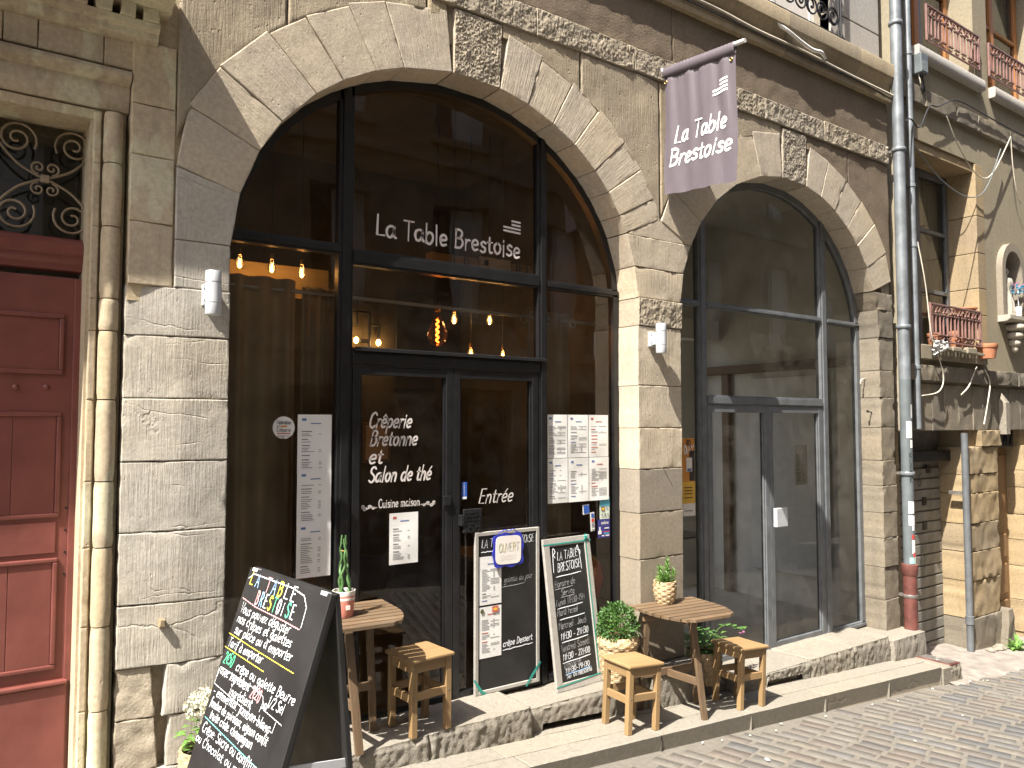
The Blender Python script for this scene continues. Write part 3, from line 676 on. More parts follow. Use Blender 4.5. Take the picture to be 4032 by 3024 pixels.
# rendered band under the cornice
colstone('render_band', 2.355, 4.6, lambda x: 4.90, lambda x: 5.37, .002, S['render'], .006, freq=9)
colstone('render_band', 4.6, 7.862, lambda x: 4.90, lambda x: 5.37, .002, S['render'], .006, freq=9)
# cornice in lengths, with a moulded profile
prof = [(.05, 5.355), (-.045, 5.36), (-.052, 5.40), (-.050, 5.465), (-.03, 5.472), (-.034, 5.50), (-.045, 5.53), (-.07, 5.56), (-.085, 5.585), (-.088, 5.60), (-.10, 5.605), (-.105, 5.72), (-.095, 5.745), (.12, 5.755)]
x = .9
while x < 7.85:
    e = min(x + rnd.uniform(1.0, 1.7), 7.88); n = 12; vs = []; sd = rnd.uniform(0, 50)
    for i in range(n + 1):
        xx = x + .003 + (e - x - .006) * i / n
        vs += [(xx, y + .004 * fnoise(xx * 7, z * 9, sd), z + .003 * fnoise(xx * 5, z * 3, sd + 4)) for y, z in prof]
    k = len(prof); fs = [(i * k + j, (i + 1) * k + j, (i + 1) * k + j + 1, i * k + j + 1) for i in range(n) for j in range(k - 1)] + [tuple(range(k)), tuple(range(n * k + k - 1, n * k - 1, -1))]
    MB().add(vs, fs).build('cornice_length', S['cornice'], house, smooth=35, local=False); x = e
# upper floor
up = MB(); up.box(.88, 5.62, .10, .5, 5.75, 9.6); up.box(6.98, 7.87, .10, .5, 5.75, 9.6); up.box(5.62, 6.98, .10, .5, 8.1, 9.6)
up.build('upper_wall', S['mortar'], house)
for z0, z1 in ((5.76, 6.13), (6.145, 6.62), (6.635, 7.11), (7.125, 7.6), (7.615, 8.1), (8.115, 8.8), (8.815, 9.6)):
    for x0, x1 in ((.88, 5.62), (6.98, 7.87)): MB().box(x0, x1, .075, .2, z0, z1, .004).build('plaster_panel', S['greyplaster'], house, local=False)
wn = MB().box(5.64, 6.96, .30, .34, 5.78, 8.08).build('upper_window', S['glassold'], house, local=False)
for x0, x1 in ((5.62, 5.70), (6.27, 6.33), (6.90, 6.98)): MB().box(x0, x1, .26, .36, 5.76, 8.1, .004).build('window_frame', S['white'], wn, local=False)
for x0, x1 in ((5.70, 6.27), (6.33, 6.90)): MB().box(x0, x1, .27, .35, 5.76, 6.5, .004).build('window_panel', S['potwhite'], wn, local=False)
# wrought-iron guard of the upper window
gd = MB().tube([(5.66, -.03, 6.85), (6.98, -.03, 6.85)], .014).build('window_guard', S['iron'], house, local=False)
MB().tube([(5.66, -.03, 5.80), (7.03, -.03, 5.80)], .012).build('bottom_rail', S['iron'], gd, local=False)
for xx in (5.68, 6.94, 6.985): MB().tube([(xx, -.03, 5.78), (xx, -.03, 6.85)], .010).build('guard_post', S['iron'], gd, local=False)
MB().tube([(6.985, -.03, 5.79), (6.985, .09, 5.79)], .010).build('wall_stay', S['iron'], gd, local=False)
for i in range(7):
    for j in range(3):
        cx, cz = 5.775 + i * .178, 5.98 + j * .33
        MB().tube(arcpts((cx, -.03, cz), .083, 0, 350, 18), .009, 6, True).build('scroll_ring', S['iron'], gd, local=False)
        sp = [(cx + (.012 + .0042 * k) * math.cos(k * .5 + i), -.03, cz + (.012 + .0060 * k) * math.sin(k * .5 + i)) for k in range(14)]
        MB().tube(sp, .010, 6).build('scroll', S['iron'], gd, local=False)
# thresholds and footing stones
def step(x0, x1, y0, y1, zt, zb, amp=.012, mat='thresh', worn=.0, name='threshold_stone'):
    n = max(6, int((x1 - x0) / .014)); m = 12; k = 13; vs = []; sd = rnd.uniform(0, 60); prof = []
    for i in range(n + 1):
        x = x0 + (x1 - x0) * i / n; ex = min(i, n - i) / n * (x1 - x0); er = .012 * max(0, 1 - ex / .012)
        bt = zb(x)
        for j in range(k):       # front face from bottom to top
            f = j / (k - 1); z = bt + (zt - bt) * f; y = y0 - amp * (.35 * fnoise(x * 6, z * 8, sd) + .75 * fnoise(x * 34, z * 26, sd, 3)) + (.010 * (f > .9) + er * .7)
            if f > .9: z -= .003
            vs.append((x, y, z))
        for j in range(m):       # top
            f = (j + 1) / m; y = y0 + .012 + (y1 - y0 - .012) * f - (amp * .35 * fnoise(x * 6, zt * 8, sd) * (1 - f))
            vs.append((x, y, zt - er * .6 - .004 * fnoise(x * 4, y * 6, sd) - .0025 * fnoise(x * 22, y * 22, sd) - worn * math.sin(math.pi * i / n) * (1 - f * .5)))
    B = k + m
    fs = [(i * B + j, (i + 1) * B + j, (i + 1) * B + j + 1, i * B + j + 1) for i in range(n) for j in range(B - 1)]
    fs += [tuple(j for j in range(B)) , tuple(n * B + j for j in range(B - 1, -1, -1))]
    # close the ends down to the ground
    o = MB().add(vs, fs)
    for i in (0, n):
        b = i * B; o.add([vs[b + B - 1], (vs[b][0], y1, zb(vs[b][0])), vs[b]], [(0, 1, 2)] if i else [(2, 1, 0)])
    return o.build(name, S[mat], house, smooth=60, local=False)
fl = lambda x: ZP(x) - .03
step(.70, 1.16, -.10, .05, .19, fl, .02, 'ochre', name='footing_stone')
step(1.17, 2.28, -.20, .30, .205, fl, .013, worn=.004); step(2.285, 3.03, -.195, .30, .205, fl, .016, worn=.004)
step(3.035, 4.14, -.13, .30, .165, lambda x: ZP(x) + (.045 if 3.15 < x < 3.75 else -.03), .010, worn=.006)
step(3.1, 4.1, .02, .25, .06, fl, .02, name='footing_stone')
step(4.145, 4.70, -.165, .05, .195, fl, .014, name='footing_stone'); step(4.705, 5.02, -.10, .30, -.02, fl, .012)
step(5.025, 5.32, -.21, .30, .0, fl, .012, name='footing_stone')
step(5.325, 6.02, -.20, .30, -.022, lambda x: ZP(x) + (.05 if 5.4 < x < 5.9 else -.03), .014); step(5.34, 6.0, -.15, .1, -.09, fl, .014, name='footing_stone')
step(6.025, 6.68, -.205, .30, -.018, fl, .014); step(6.685, 7.30, -.20, .30, -.02, fl, .013); step(7.305, 7.92, -.235, .22, -.06, lambda x: ZS(x) - .05, .012)
tag(bpy.data.objects['threshold_stone'], None)
# ------------------------------------------------------------------ glazed arches
def frame_ring(A, w, z0, y0, y1, name, mat, par):
    n = 40; o = [(A.cx - A.a, z0)] + [A.p(180 - 180 * i / n) for i in range(n + 1)] + [(A.cx + A.a, z0)]
    i_ = [(A.cx - A.a + w, z0)] + [A.p(180 - 180 * i / n, -w, -w) for i in range(n + 1)] + [(A.cx + A.a - w, z0)]; vs = []
    for (a, b), (c, d) in zip(o, i_): vs += [(a, y0, b), (c, y0, d), (a, y1, b), (c, y1, d)]
    fs = []
    for k in range(len(o) - 1):
        a, b = 4 * k, 4 * k + 4; fs += [(a, a + 1, b + 1, b), (a + 1, a + 3, b + 3, b + 1), (a + 2, b + 2, b + 3, a + 3), (a, b, b + 2, a + 2)]
    return MB().add(vs, fs).build(name, mat, par, smooth=40)
def archpoly(A, x0, x1, z0, w=.04):
    x0 = max(x0, A.cx - A.a + w); x1 = min(x1, A.cx + A.a - w)
    xs = [x0 + (x1 - x0) * i / 16 for i in range(17)]; up_ = [(x, A.z(x, -w, -w)) for x in xs]
    return [(x0, z0), (x1, z0)] + [p for p in reversed(up_) if p[1] > z0 + 1e-3]
def pane(poly, y, par, mat, name='pane'):
    c = (sum(p[0] for p in poly) / len(poly), sum(p[1] for p in poly) / len(poly))
    return MB().add([(x - c[0], 0, z - c[1]) for x, z in poly], [tuple(range(len(poly)))]).build(name, mat, par, Matrix.Translation((c[0], y, c[1])))
def bar(par, mat, x0, x1, z0, z1, y0=.215, y1=.275, name='mullion', lip=.006):
    m = MB().box(x0, x1, y0, y1, z0, z1, .003)
    if lip:       # raised glazing bead
        if x1 - x0 < z1 - z0: m.box(x0 + .022, x1 - .022, y0 - .012, y0 + .01, z0, z1, .002)
        else: m.box(x0, x1, y0 - .012, y0 + .01, z0 + .014, z1 - .014, .002)
    return m.build(name, mat, par, local=False)
rect = lambda x0, x1, z0, z1: [(x0, z0), (x1, z0), (x1, z1), (x0, z1)]
bl = S['black']
win = frame_ring(A1, .055, .165, .215, .275, 'shop_window', bl, house)
bar(win, bl, 1.862, 1.958, .165, 4.20); bar(win, bl, 3.394, 3.478, .165, 4.14)
bar(win, bl, 1.165, 1.862, 3.035, 3.10, name='transom'); bar(win, bl, 1.958, 3.394, 2.985, 3.082, name='transom'); bar(win, bl, 3.478, 4.18, 2.99, 3.05, name='transom')
bar(win, bl, 1.958, 3.394, 2.36, 2.45, name='transom'); bar(win, bl, 1.165, 1.862, .165, .235, name='bottom_rail'); bar(win, bl, 3.478, 4.185, .165, .235, name='bottom_rail')
MB().box(1.965, 3.44, .185, .24, 2.45, 2.474, .004).build('drip_ledge', plain('glossy_black', (.02, .02, .022), .16, .1, 6, 0), win, local=False)
GY = .245
for pl in (archpoly(A1, 1.2, 1.862, 3.10), archpoly(A1, 1.958, 3.394, 3.082), archpoly(A1, 3.478, 4.2, 3.05), rect(1.21, 1.862, .235, 3.035), rect(1.958, 3.394, 2.474, 2.985), rect(3.478, 4.14, .235, 2.99)):
    pane(pl, GY, win, S['glass'])
def door(x0, x1, z0, z1, mat, gm, st=.05, y0=.212, y1=.268):
    d = MB().box(x0, x0 + st, y0, y1, z0, z1, .003).box(x1 - st, x1, y0, y1, z0, z1, .003).box(x0 + st, x1 - st, y0 + .002, y1, z1 - st, z1, .003).box(x0 + st, x1 - st, y0 + .002, y1, z0, z0 + .075, .003)
    d.box(x0 + st, x0 + st + .014, y0 + .012, y1 - .01, z0 + .075, z1 - st).box(x1 - st - .014, x1 - st, y0 + .012, y1 - .01, z0 + .075, z1 - st)
    o = d.build('door', mat, house, local=False); pane(rect(x0 + st, x1 - st, z0 + .075, z1 - st), (y0 + y1) / 2, o, gm); return o
dl = door(1.962, 2.678, .168, 2.356, bl, S['glass']); dr = door(2.682, 3.390, .168, 2.356, bl, S['glass'])
MB().box(2.742, 2.885, .175, .195, 1.28, 1.437, .004).build('push_plate', S['iron'], dr, local=False)
MB().box(2.72, 2.745, .17, .215, 1.33, 1.40, .003).build('lock', S['iron'], dr, local=False)
MB().box(2.60, 2.655, .195, .215, 1.47, 1.53, .003).build('lock', S['iron'], dl, local=False)
pp = MB()                                            # pattern cast in the push plate
for i in range(5):
    for j in range(6):
        if rnd.random() < .8: pp.box(2.750 + i * .026, 2.750 + i * .026 + rnd.uniform(.012, .021), .170, .176, 1.288 + j * .024, 1.288 + j * .024 + rnd.uniform(.010, .018))
pp.build('cast_pattern', S['iron'], dr, local=False)
gf = S['greyframe']
win2 = frame_ring(A2, .06, -.055, .215, .275, 'shop_window', gf, house)
bar(win2, gf, 5.12, 5.214, -.055, 3.99); bar(win2, gf, 6.907, 7.014, -.055, 4.03)
bar(win2, gf, 4.66, 5.12, 3.003, 3.056, name='transom'); bar(win2, gf, 5.214, 6.907, 3.003, 3.056, name='transom'); bar(win2, gf, 7.014, 7.59, 3.0, 3.05, name='transom')
bar(win2, gf, 5.214, 6.907, 2.165, 2.25, name='transom'); bar(win2, gf, 4.66, 5.12, -.055, .0, name='bottom_rail'); bar(win2, gf, 7.014, 7.595, -.055, .0, name='bottom_rail')
for pl in (archpoly(A2, 4.7, 5.12, 3.056), archpoly(A2, 5.214, 6.907, 3.056), archpoly(A2, 7.014, 7.56, 3.05), rect(4.71, 5.12, .0, 3.003), rect(5.214, 6.907, 2.25, 3.003), rect(7.014, 7.545, .0, 3.0)):
    pane(pl, GY, win2, S['glass2'])
d3 = door(5.217, 6.055, -.052, 2.162, gf, S['glass2'], .058); d4 = door(6.059, 6.904, -.052, 2.162, gf, S['glass2'], .058)
MB().box(6.075, 6.235, .155, .195, 1.065, 1.235, .004).build('letter_plate', S['alu'], d4, local=False)
MB().box(6.10, 6.12, .19, .215, 1.1, 1.2, .002).build('plate_bracket', S['iron'], d4, local=False)
# lettering fixed to the glass
def text(name, rows, par, mat, M, w, slant=0, wob=0, seed=3):
    mb = MB()
    for (s, x, y, h, tr) in rows: letters(mb, s, x, y, h, w * h if w < 1 else w, slant, tr, wob, 0, seed + len(s))
    return mb.build(name, mat, par, M)
def fit(s, h, width): return width / textw(s, h)
F1 = FACE(0, GY - .004, 0)
def logo(mb, x, y, w):
    h = w * .62
    for k, (a, b) in enumerate(((0, 1), (0, 1), (.47, 1), (.47, 1))):
        z = y + h * k * .275; d = -w * .03; mb.add([(x + a * w, z + d * a, 0), (x + b * w, z + d * b, 0), (x + b * w, z + h * .15 + d * b, 0), (x + a * w, z + h * .15 + d * a, 0)], [(0, 1, 2, 3)])
mb = MB(); letters(mb, 'La Table Brestoise', 2.118, 3.196, .128, .0165, .02, fit('La Table Brestoise', .128, 1.14), .035, -.006, 5); mb.build('lettering', S['vinyl'], win, F1)
for k, (a, b) in enumerate(((0, 1), (0, 1), (.47, 1), (.47, 1))):
    z = 3.365 + .026 * k; MB().add([(3.104 + a * .152, z - .005 * a, 0), (3.256, z - .005, 0), (3.256, z + .0095, 0), (3.104 + a * .152, z + .0145 - .005 * a, 0)], [(0, 1, 2, 3)]).build('emblem_bar', S['vinyl'], win, F1)
FD = FACE(0, .232, 0)
for s, x, y, wd in (('Crêperie', 2.078, 1.978, .30), ('Bretonne', 2.085, 1.866, .335), ('et', 2.078, 1.755, .10), ('Salon de thé', 2.078, 1.640, .445)):
    mb = MB(); letters(mb, s, x, y, .094, .0125, .24, fit(s, .094, wd), .0, 0, 8); mb.build('lettering', S['vinyl'], dl, FD)
mb = MB(); letters(mb, 'Cuisine maison', 2.152, 1.478, .054, .0062, 0, fit('Cuisine maison', .054, .292)); mb.build('lettering', S['vinyl'], dl, FD)
for sx, cx in ((1, 2.09), (-1, 2.50)):
    mb = MB()
    for r0, dx, dz in ((.016, -.03, -.012), (.014, .0, .002), (.012, .026, -.008), (.011, -.045, .006)):
        ribbon(mb, [(cx + sx * dx + r0 * (1 - k / 16) * math.cos(k * .62), 1.487 + dz + r0 * (1 - k / 16) * math.sin(k * .62) * .8) for k in range(14)], .0055)
    ribbon(mb, [(cx - sx * .055, 1.482), (cx - sx * .02, 1.476), (cx + sx * .02, 1.488), (cx + sx * .05, 1.482)], .005)
    mb.build('ornament', S['vinyl'], dl, FD)
mb = MB(); letters(mb, 'Entrée', 2.89, 1.462, .098, .0095, .28, fit('Entrée', .098, .29)); mb.build('lettering', S['vinyl'], dr, FD)
# ------------------------------------------------------------------ rooms behind the glass
def room(x0, x1, y1, z0, z1, mat, fmat, tagx, skip=None):
    tag(MB().box(x0, x1, .28, y1, z0 - .1, z0).build('interior_floor', fmat, local=False), kind='structure')
    tag(MB().box(x0, x1, .28, y1, z1, z1 + .1).build('interior_ceiling', mat, local=False), kind='structure')
    for nm, a in (('interior_wall_back', (x0 - .1, x1 + .1, y1, y1 + .1, z0 - .1, z1 + .1)), ('interior_wall_left', (x0 - .1, x0, .28, y1, z0 - .1, z1 + .1)), ('interior_wall_right', (x1, x1 + .1, .28, y1, z0 - .1, z1 + .1))):
        if nm == skip: continue
        tag(MB().box(*a).build(nm, mat, local=False), kind='structure')
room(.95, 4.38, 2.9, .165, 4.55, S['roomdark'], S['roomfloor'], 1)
room(4.50, 7.85, 2.6, -.055, 4.5, S['roomwhite'], S['roomgrey'], 2, 'interior_wall_back')
for a in ((4.4, 4.8, -.1, 4.6), (7.4, 7.95, -.1, 4.6), (4.8, 7.4, -.1, .30), (4.8, 7.4, 3.3, 4.6)): tag(MB().box(a[0], a[1], 2.6, 2.7, a[2], a[3]).build('interior_wall_back', S['roomwhite'], local=False), kind='structure')  # unseen opening in the back wall, added to let sky light in
tag(MB().box(2, 20, 6.0, 6.2, -1.5, 5.6).build('added_courtyard_wall', S['plaster'], local=False), kind='structure')  # unseen wall, made up to stand behind the added opening
# ------------------------------------------------------------------ doorway of the neighbouring house (left)
dh = thing('doorway_building', 'old stone doorway with roll moulding, hood cornice and tall red door', 'building')
DX0, DX1 = -1.05, .512                                 # door opening
MB().box(-3.2, DX0 - .12, .05, .5, -.2, 9).box(DX0 - .2, .66, .14, .5, 3.56, 9).box(.50, .66, .12, .42, -.2, 3.6).box(-3.2, .66, .45, .6, 3.5, 9).box(DX0 - .2, .66, .62, .7, -.2, 3.6).build('wall_core', S['surround'], dh)
# jamb: roll moulding in lengths, fillet and hollow behind it
zz = [.22, .62, 1.02, 1.40, 1.72, 2.12, 2.46, 2.62, 2.98, 3.30, 3.56]
for sx in (0, 1):
    cx = .597 if sx else DX0 - .07
    for a, b in zip(zz, zz[1:]):
        r = .044 * rnd.uniform(.97, 1.03); mb = MB(); sd = rnd.uniform(0, 30); n = 9; pr = []
        for i in range(n + 1):
            z = a + .003 + (b - a - .006) * i / n; e = .004 if i in (0, n) else 0; pr.append((r - e, z))
        mb.lathe(pr, 18, (0, 0, 0), lambda i, k, an, z: .0022 * fnoise(math.cos(an) * 2, math.sin(an) * 2, z * 7 + sd))
        mb.build('roll_moulding', S['surround'], dh, T(cx, .075, 0), smooth=50)
    for a, b in zip(zz, zz[1:]):
        x0, x1 = (.512, .545) if sx else (DX0 - .035, DX0)
        stone('jamb_stone', [(x0, a), (x1, a), (x1, b), (x0, b)], .085, .34, S['surround'], dh, res=.03, bev=.004)
stone('plinth_stone', [(.50, .05), (.665, .05), (.665, .215), (.505, .215)], -.02, .3, S['thresh'], dh, res=.02, amp=.008, chip=.012)
stone('plinth_stone', [(.60, -.02), (.83, -.02), (.83, .13), (.64, .15)], -.06, .02, S['thresh'], dh, res=.02, amp=.01, chip=.015)
# architrave over the opening, frieze, hood cornice
def run(name, prof, x0, x1, mat, par, n=14, nz=.003):
    vs = []; k = len(prof); sd = rnd.uniform(0, 40)
    for i in range(n + 1):
        x = x0 + (x1 - x0) * i / n; vs += [(x, y + nz * fnoise(x * 6, z * 8, sd), z + nz * .7 * fnoise(x * 5, y * 5 + z, sd + 7)) for y, z in prof]
    fs = [(i * k + j, (i + 1) * k + j, (i + 1) * k + j + 1, i * k + j + 1) for i in range(n) for j in range(k - 1)] + [tuple(range(k - 1, -1, -1)), tuple(range(n * k, n * k + k))]
    return MB().add(vs, fs).build(name, mat, par, smooth=38, local=False)
run('lintel_fillet', [(.34, 3.52), (.11, 3.525), (.10, 3.57), (.34, 3.575)], DX0 - .05, .545, S['surround'], dh)
run('architrave', [(.34, 3.578), (.085, 3.58), (.075, 3.60), (.062, 3.63), (.06, 3.705), (.03, 3.715), (.012, 3.73), (.005, 3.75), (.015, 3.77), (.05, 3.785), (.34, 3.79)], DX0 - .2, .664, S['surround'], dh)
fx = [-1.4, -.9, -.35, .12, .26, .54, .86]
for a, b in zip(fx, fx[1:]): stone('frieze_stone', [(a + .002, 3.79), (b - .002, 3.79), (b - .002, 3.94), (a + .002, 3.94)], .035 + rnd.uniform(0, .005), .2, S['surround'], dh)
run('hood_moulding', [(.1, 3.925), (.02, 3.93), (-.01, 3.955), (-.015, 3.98), (-.045, 3.995), (-.05, 4.02), (.1, 4.03)], -2.2, .78, S['surround'], dh)
for i in range(22):
    x = .70 - i * .105; stone('dentil', [(x, 4.022), (x + .07, 4.022), (x + .07, 4.092), (x, 4.092)], -.062 - rnd.uniform(0, .008), .05, S['surround'], dh, res=.02, amp=.005, chip=.014)
run('hood_cornice', [(.1, 4.085), (-.07, 4.09), (-.085, 4.11), (-.16, 4.125), (-.18, 4.15), (-.26, 4.165), (-.31, 4.19), (-.32, 4.225), (.1, 4.26)], -2.4, .83, S['surround'], dh, 20, .006)
stone('frieze_stone', [(-2.3, 4.25), (.66, 4.25), (.66, 8.9), (-2.3, 8.9)], .05, .2, S['surround'], dh, res=.2)
# red door with rail, panels and studs
rp = S['redpaint']; yd = .30
rail = run('door_head_rail', [(.36, 2.775), (.285, 2.78), (.28, 2.81), (.262, 2.825), (.262, 2.85), (.245, 2.862), (.24, 2.90), (.262, 2.92), (.285, 2.94), (.30, 2.945), (.36, 2.945)], DX0, .512, rp, dh, 4, 0)
door_r = MB().box(-.29, .505, yd, yd + .05, .10, 2.745, .004).build('door', rp, dh, local=False)
door_l = MB().box(DX0, -.295, yd, yd + .05, .10, 2.745, .004).build('door', rp, dh, local=False)
MB().box(.470, .512, yd - .012, yd + .02, .72, 2.74, .004).build('cover_strip', rp, door_r, local=False)
def panel(x0, x1, z0, z1, par, sunk=True):
    mo = MB(); w = .022
    for a in ((x0, x1, z0, z0 + w), (x0, x1, z1 - w, z1)): mo.box(a[0], a[1], yd - .013, yd + .004, a[2], a[3], .006)
    for a in ((x0, x0 + w), (x1 - w, x1)): mo.box(a[0], a[1], yd - .0135, yd + .004, z0 + w, z1 - w, .006)
    mo.build('panel_moulding', rp, par, local=False)
    nb = 3 if z1 - z0 > .5 else 1
    for i in range(nb):
        a = x0 + w + (x1 - x0 - 2 * w) * i / nb; b = x0 + w + (x1 - x0 - 2 * w) * (i + 1) / nb
        MB().box(a + .0015, b - .0015, yd - .004, yd + .002, z0 + w, z1 - w, .0015).build('panel_board', rp, par, local=False)
for par, x0, x1 in ((door_r, -.17, .43), (door_l, DX0 + .1, -.40)):
    panel(x0, x1, 2.25, 2.555, par); panel(x0, x1, 1.535, 2.06, par); panel(x0, x1, .79, 1.335, par)
    MB().box(x0 - .1, x1 + .055, yd - .02, yd + .01, .12, .715, .008).build('kick_board', rp, par, local=False)
    MB().box(x0 - .1, x1 + .055, yd - .034, yd + .01, .715, .735, .006).build('kick_moulding', rp, par, local=False)
    MB().box(x0 + .02, x1 - .012, yd - .006, yd + .002, 1.36, 1.515, .003).build('mid_board', rp, par, local=False)
    for k in range(5): MB().lathe([(.016, -.004), (.015, .004), (.010, .010), (.003, .013)], 14).build('stud', rp, par, Matrix.Translation((x1 - .072 - k * .13, yd, 2.185 - k * .004)) @ Matrix.Rotation(R(90), 4, 'X'), smooth=60)
    for k in range(4): MB().lathe([(.006, -.003), (.005, .003)], 8).build('nail', S['iron'], par, Matrix.Translation((x1 + .03, yd - .001, 1.25 + k * .11)) @ Matrix.Rotation(R(90), 4, 'X'))
# fanlight with scrolled ironwork
fan = pane(rect(DX0, .512, 2.945, 3.53), .40, dh, S['glass'], 'fanlight')
MB().box(DX0 - .1, .512, .6, .615, 2.9, 3.6).build('shade_backing', S['chalkb'], fan, local=False)  # added black sheet stands in for the darkness behind the fanlight
def spiral(c, r0, turns, a0, sgn, n=34): return [(c[0] + r0 * (1 - .85 * i / n) * math.cos(a0 + sgn * turns * 6.283 * i / n), .30, c[1] + r0 * (1 - .85 * i / n) * math.sin(a0 + sgn * turns * 6.283 * i / n)) for i in range(n + 1)]
for X0 in (.325, -.22, -.77):
    for sx in (1, -1):
        for sz in (1, -1):
            c = (X0 + sx * .125, 3.235 + sz * .185); MB().tube(spiral(c, .088, 1.9, R(180 if sx > 0 else 0) + sx * sz * .5, -sx * sz), .0065, 6).build('scroll', S['rustiron'], fan, smooth=60)
            c2_ = (X0 + sx * .030, 3.235 + sz * .055); MB().tube(spiral(c2_, .034, 1.4, R(-90 * sz), sx * sz), .0055, 6).build('scroll', S['rustiron'], fan, smooth=60)
            MB().tube(smoothpts([(X0, .30, 3.235), (X0 + sx * .06, .30, 3.235 + sz * .025), (X0 + sx * .13, .30, 3.235 + sz * .07), (X0 + sx * .21, .30, 3.235 + sz * .17), (X0 + sx * .225, .30, 3.235 + sz * .255)], 6), .0065, 6).build('scroll_bar', S['rustiron'], fan, smooth=60)
    MB().box(X0 - .02, X0 + .02, .29, .31, 3.215, 3.255, .005).build('clasp', S['rustiron'], fan, local=False)
# ------------------------------------------------------------------ neighbouring house on the right
rh = thing('ochre_building', 'beige plastered house with ochre stone piers, railed windows and a wall niche', 'building')
XR = 8.04
wl = MB()
def wallholes(mb, x0, x1, z0, z1, y0, y1, holes):
    xs = sorted(set([x0, x1] + [h[0] for h in holes] + [h[1] for h in holes])); zs = sorted(set([z0, z1] + [h[2] for h in holes] + [h[3] for h in holes]))
    for a, b in zip(xs, xs[1:]):
        for c, d in zip(zs, zs[1:]):
            if any(h[0] <= (a + b) / 2 <= h[1] and h[2] <= (c + d) / 2 <= h[3] for h in holes): continue
            mb.box(a, b, y0, y1, c, d)
HW = [(8.33, 9.88, 2.86, 5.14), (8.33, 9.93, 6.18, 8.4), (10.30, 11.95, 6.18, 8.4), (12.3, 13.9, 6.18, 8.4), (10.42, 10.98, 3.34, 4.15), (12.1, 13.6, 2.86, 5.14)]
wallholes(wl, XR, 15, 2.47, 9.4, .02, .6, HW); wl.build('plaster_wall', S['plaster'], rh)
def course(x0, x1, z0, z1, yf, name, mat, w=(.5, .9), **k):
    x = x0
    while x < x1 - .05:
        e = min(x + rnd.uniform(*w), x1); stone(name, [(x + .003, z0), (e - .003, z0), (e - .003, z1), (x + .003, z1)], yf, .1, S[mat], rh, **k); x = e
course(XR, 14.8, 5.52, 5.715, -.03, 'string_course_stone', 'greyst', res=.04, amp=.008, chip=.012)
course(XR, 14.8, 2.47, 2.635, -.05, 'string_course_stone', 'greyst', res=.03, amp=.014, chip=.016, hack=.008)
x = XR
while x < 14.5:
    e = x + rnd.uniform(.26, .42); stone('lintel_stone', [(x + .003, 1.93), (e - .003, 1.93), (e - .003, 2.44), (x + .003, 2.44)], .0 + rnd.uniform(-.008, .006), .3, S['greyst'], rh, res=.04, amp=.006); x = e
MB().box(XR, 15, .02, .5, 1.94, 2.47).build('lintel_core', S['mortar'], rh)
for bx4 in ((XR, 8.1, .1, .6, -.6, 1.94), (9.45, 10.1, .05, .6, -.8, 1.93), (10.97, 15, .06, .6, -1.2, 1.93), (8.1, 9.45, .45, .6, -.6, 1.94)): MB().box(*bx4).build('ground_wall', S['ochre'], rh, local=False)
# piers of ochre blocks
zz = [-.60, -.20, .215, .545, .862, 1.206, 1.424, 1.74]
for a, b in zip(zz, zz[1:]):
    wd = .03 if b > 1.6 else 0
    stone('pier_block', [(9.39, a + .004), (10.135, a + .004), (10.135, b - .004), (9.39, b - .004)], rnd.uniform(-.03, -.01), .5, S['ochre' if a > -.3 else 'greyst'], rh, res=.03, amp=.014, chip=.02, freq=5)
    stone('pier_block', [(10.95, a + .004), (11.6, a + .004), (11.6, b - .004), (10.95, b - .004)], rnd.uniform(-.02, 0), .5, S['ochre'], rh, res=.05, amp=.012, chip=.02)
stone('bracket_stone', [(9.72, 1.745), (10.2, 1.745), (10.2, 1.925), (9.68, 1.925)], -.05, .3, S['ochre'], rh, res=.03, amp=.016, chip=.02)
stone('guard_stone', [(10.05, -.62), (10.30, -.62), (10.24, -.18), (10.12, -.18)], -.10, .05, S['greyst'], rh, res=.03, amp=.012)
# reveal of the opening beside the roller shutter
for a, b in ((-.6, -.1), (-.1, .35), (.35, .8), (.8, 1.2), (1.2, 1.56)):
    pass
sh = MB().box(8.1, 9.42, .32, .34, -.6, 1.93).build('roller_shutter', S['shutter'], rh, local=False)
for i in range(17):
    z = -.58 + i * .123; MB().box(8.12, 9.385, .295, .319, z, z + .108, .008).build('shutter_slat', S['shutter'], sh, local=False)
MB().box(8.1, 9.385, .17, .29, 1.58, 1.70, .004).build('shutter_box', S['iron'], rh, local=False)
mb = MB(); letters(mb, '6', 8.86, 1.30, .15, .012, .1); letters(mb, 'N', 8.88, .45, .22, .012, 0); letters(mb, 'V', 8.87, .26, .2, .012, 0); mb.build('graffiti', S['iron'], sh, FACE(0, .292, 0))
for x0, z0 in ((9.06, 1.44), (8.95, 1.08), (8.95, .80)): MB().box(x0, x0 + .09, .286, .294, z0, z0 + .09).build('torn_notice', S['iron'], sh, local=False)
bd = MB().box(10.14, 10.95, .22, .28, -.85, 1.70).build('brown_door', S['browndoor'], rh, local=False)
for a, b in ((-.7, -.2), (-.12, .25), (.33, .62), (.70, 1.62)): MB().box(10.24, 10.85, .195, .224, a, b, .012).build('door_panel', S['browndoor'], bd, local=False)
MB().tube(arcpts((10.33, .17, .98), .055, 0, 350, 16), .014, 6, True).build('door_knocker', S['iron'], bd, local=False)
MB().box(10.28, 10.38, .175, .20, 1.02, 1.22, .01).build('knocker_plate', S['iron'], bd, local=False)
tg = MB().box(10.16, 10.93, .12, .16, 1.71, 1.925).build('transom_grille', S['roomfloor'], rh, local=False)
for k in range(8): MB().beam((10.18 + k * .09, .11, 1.73), (10.18 + k * .09 + (.08 if k % 2 else -.0), .11, 1.91), .012, .016).build('grille_bar', S['iron'], tg, T(0, 0, 0))
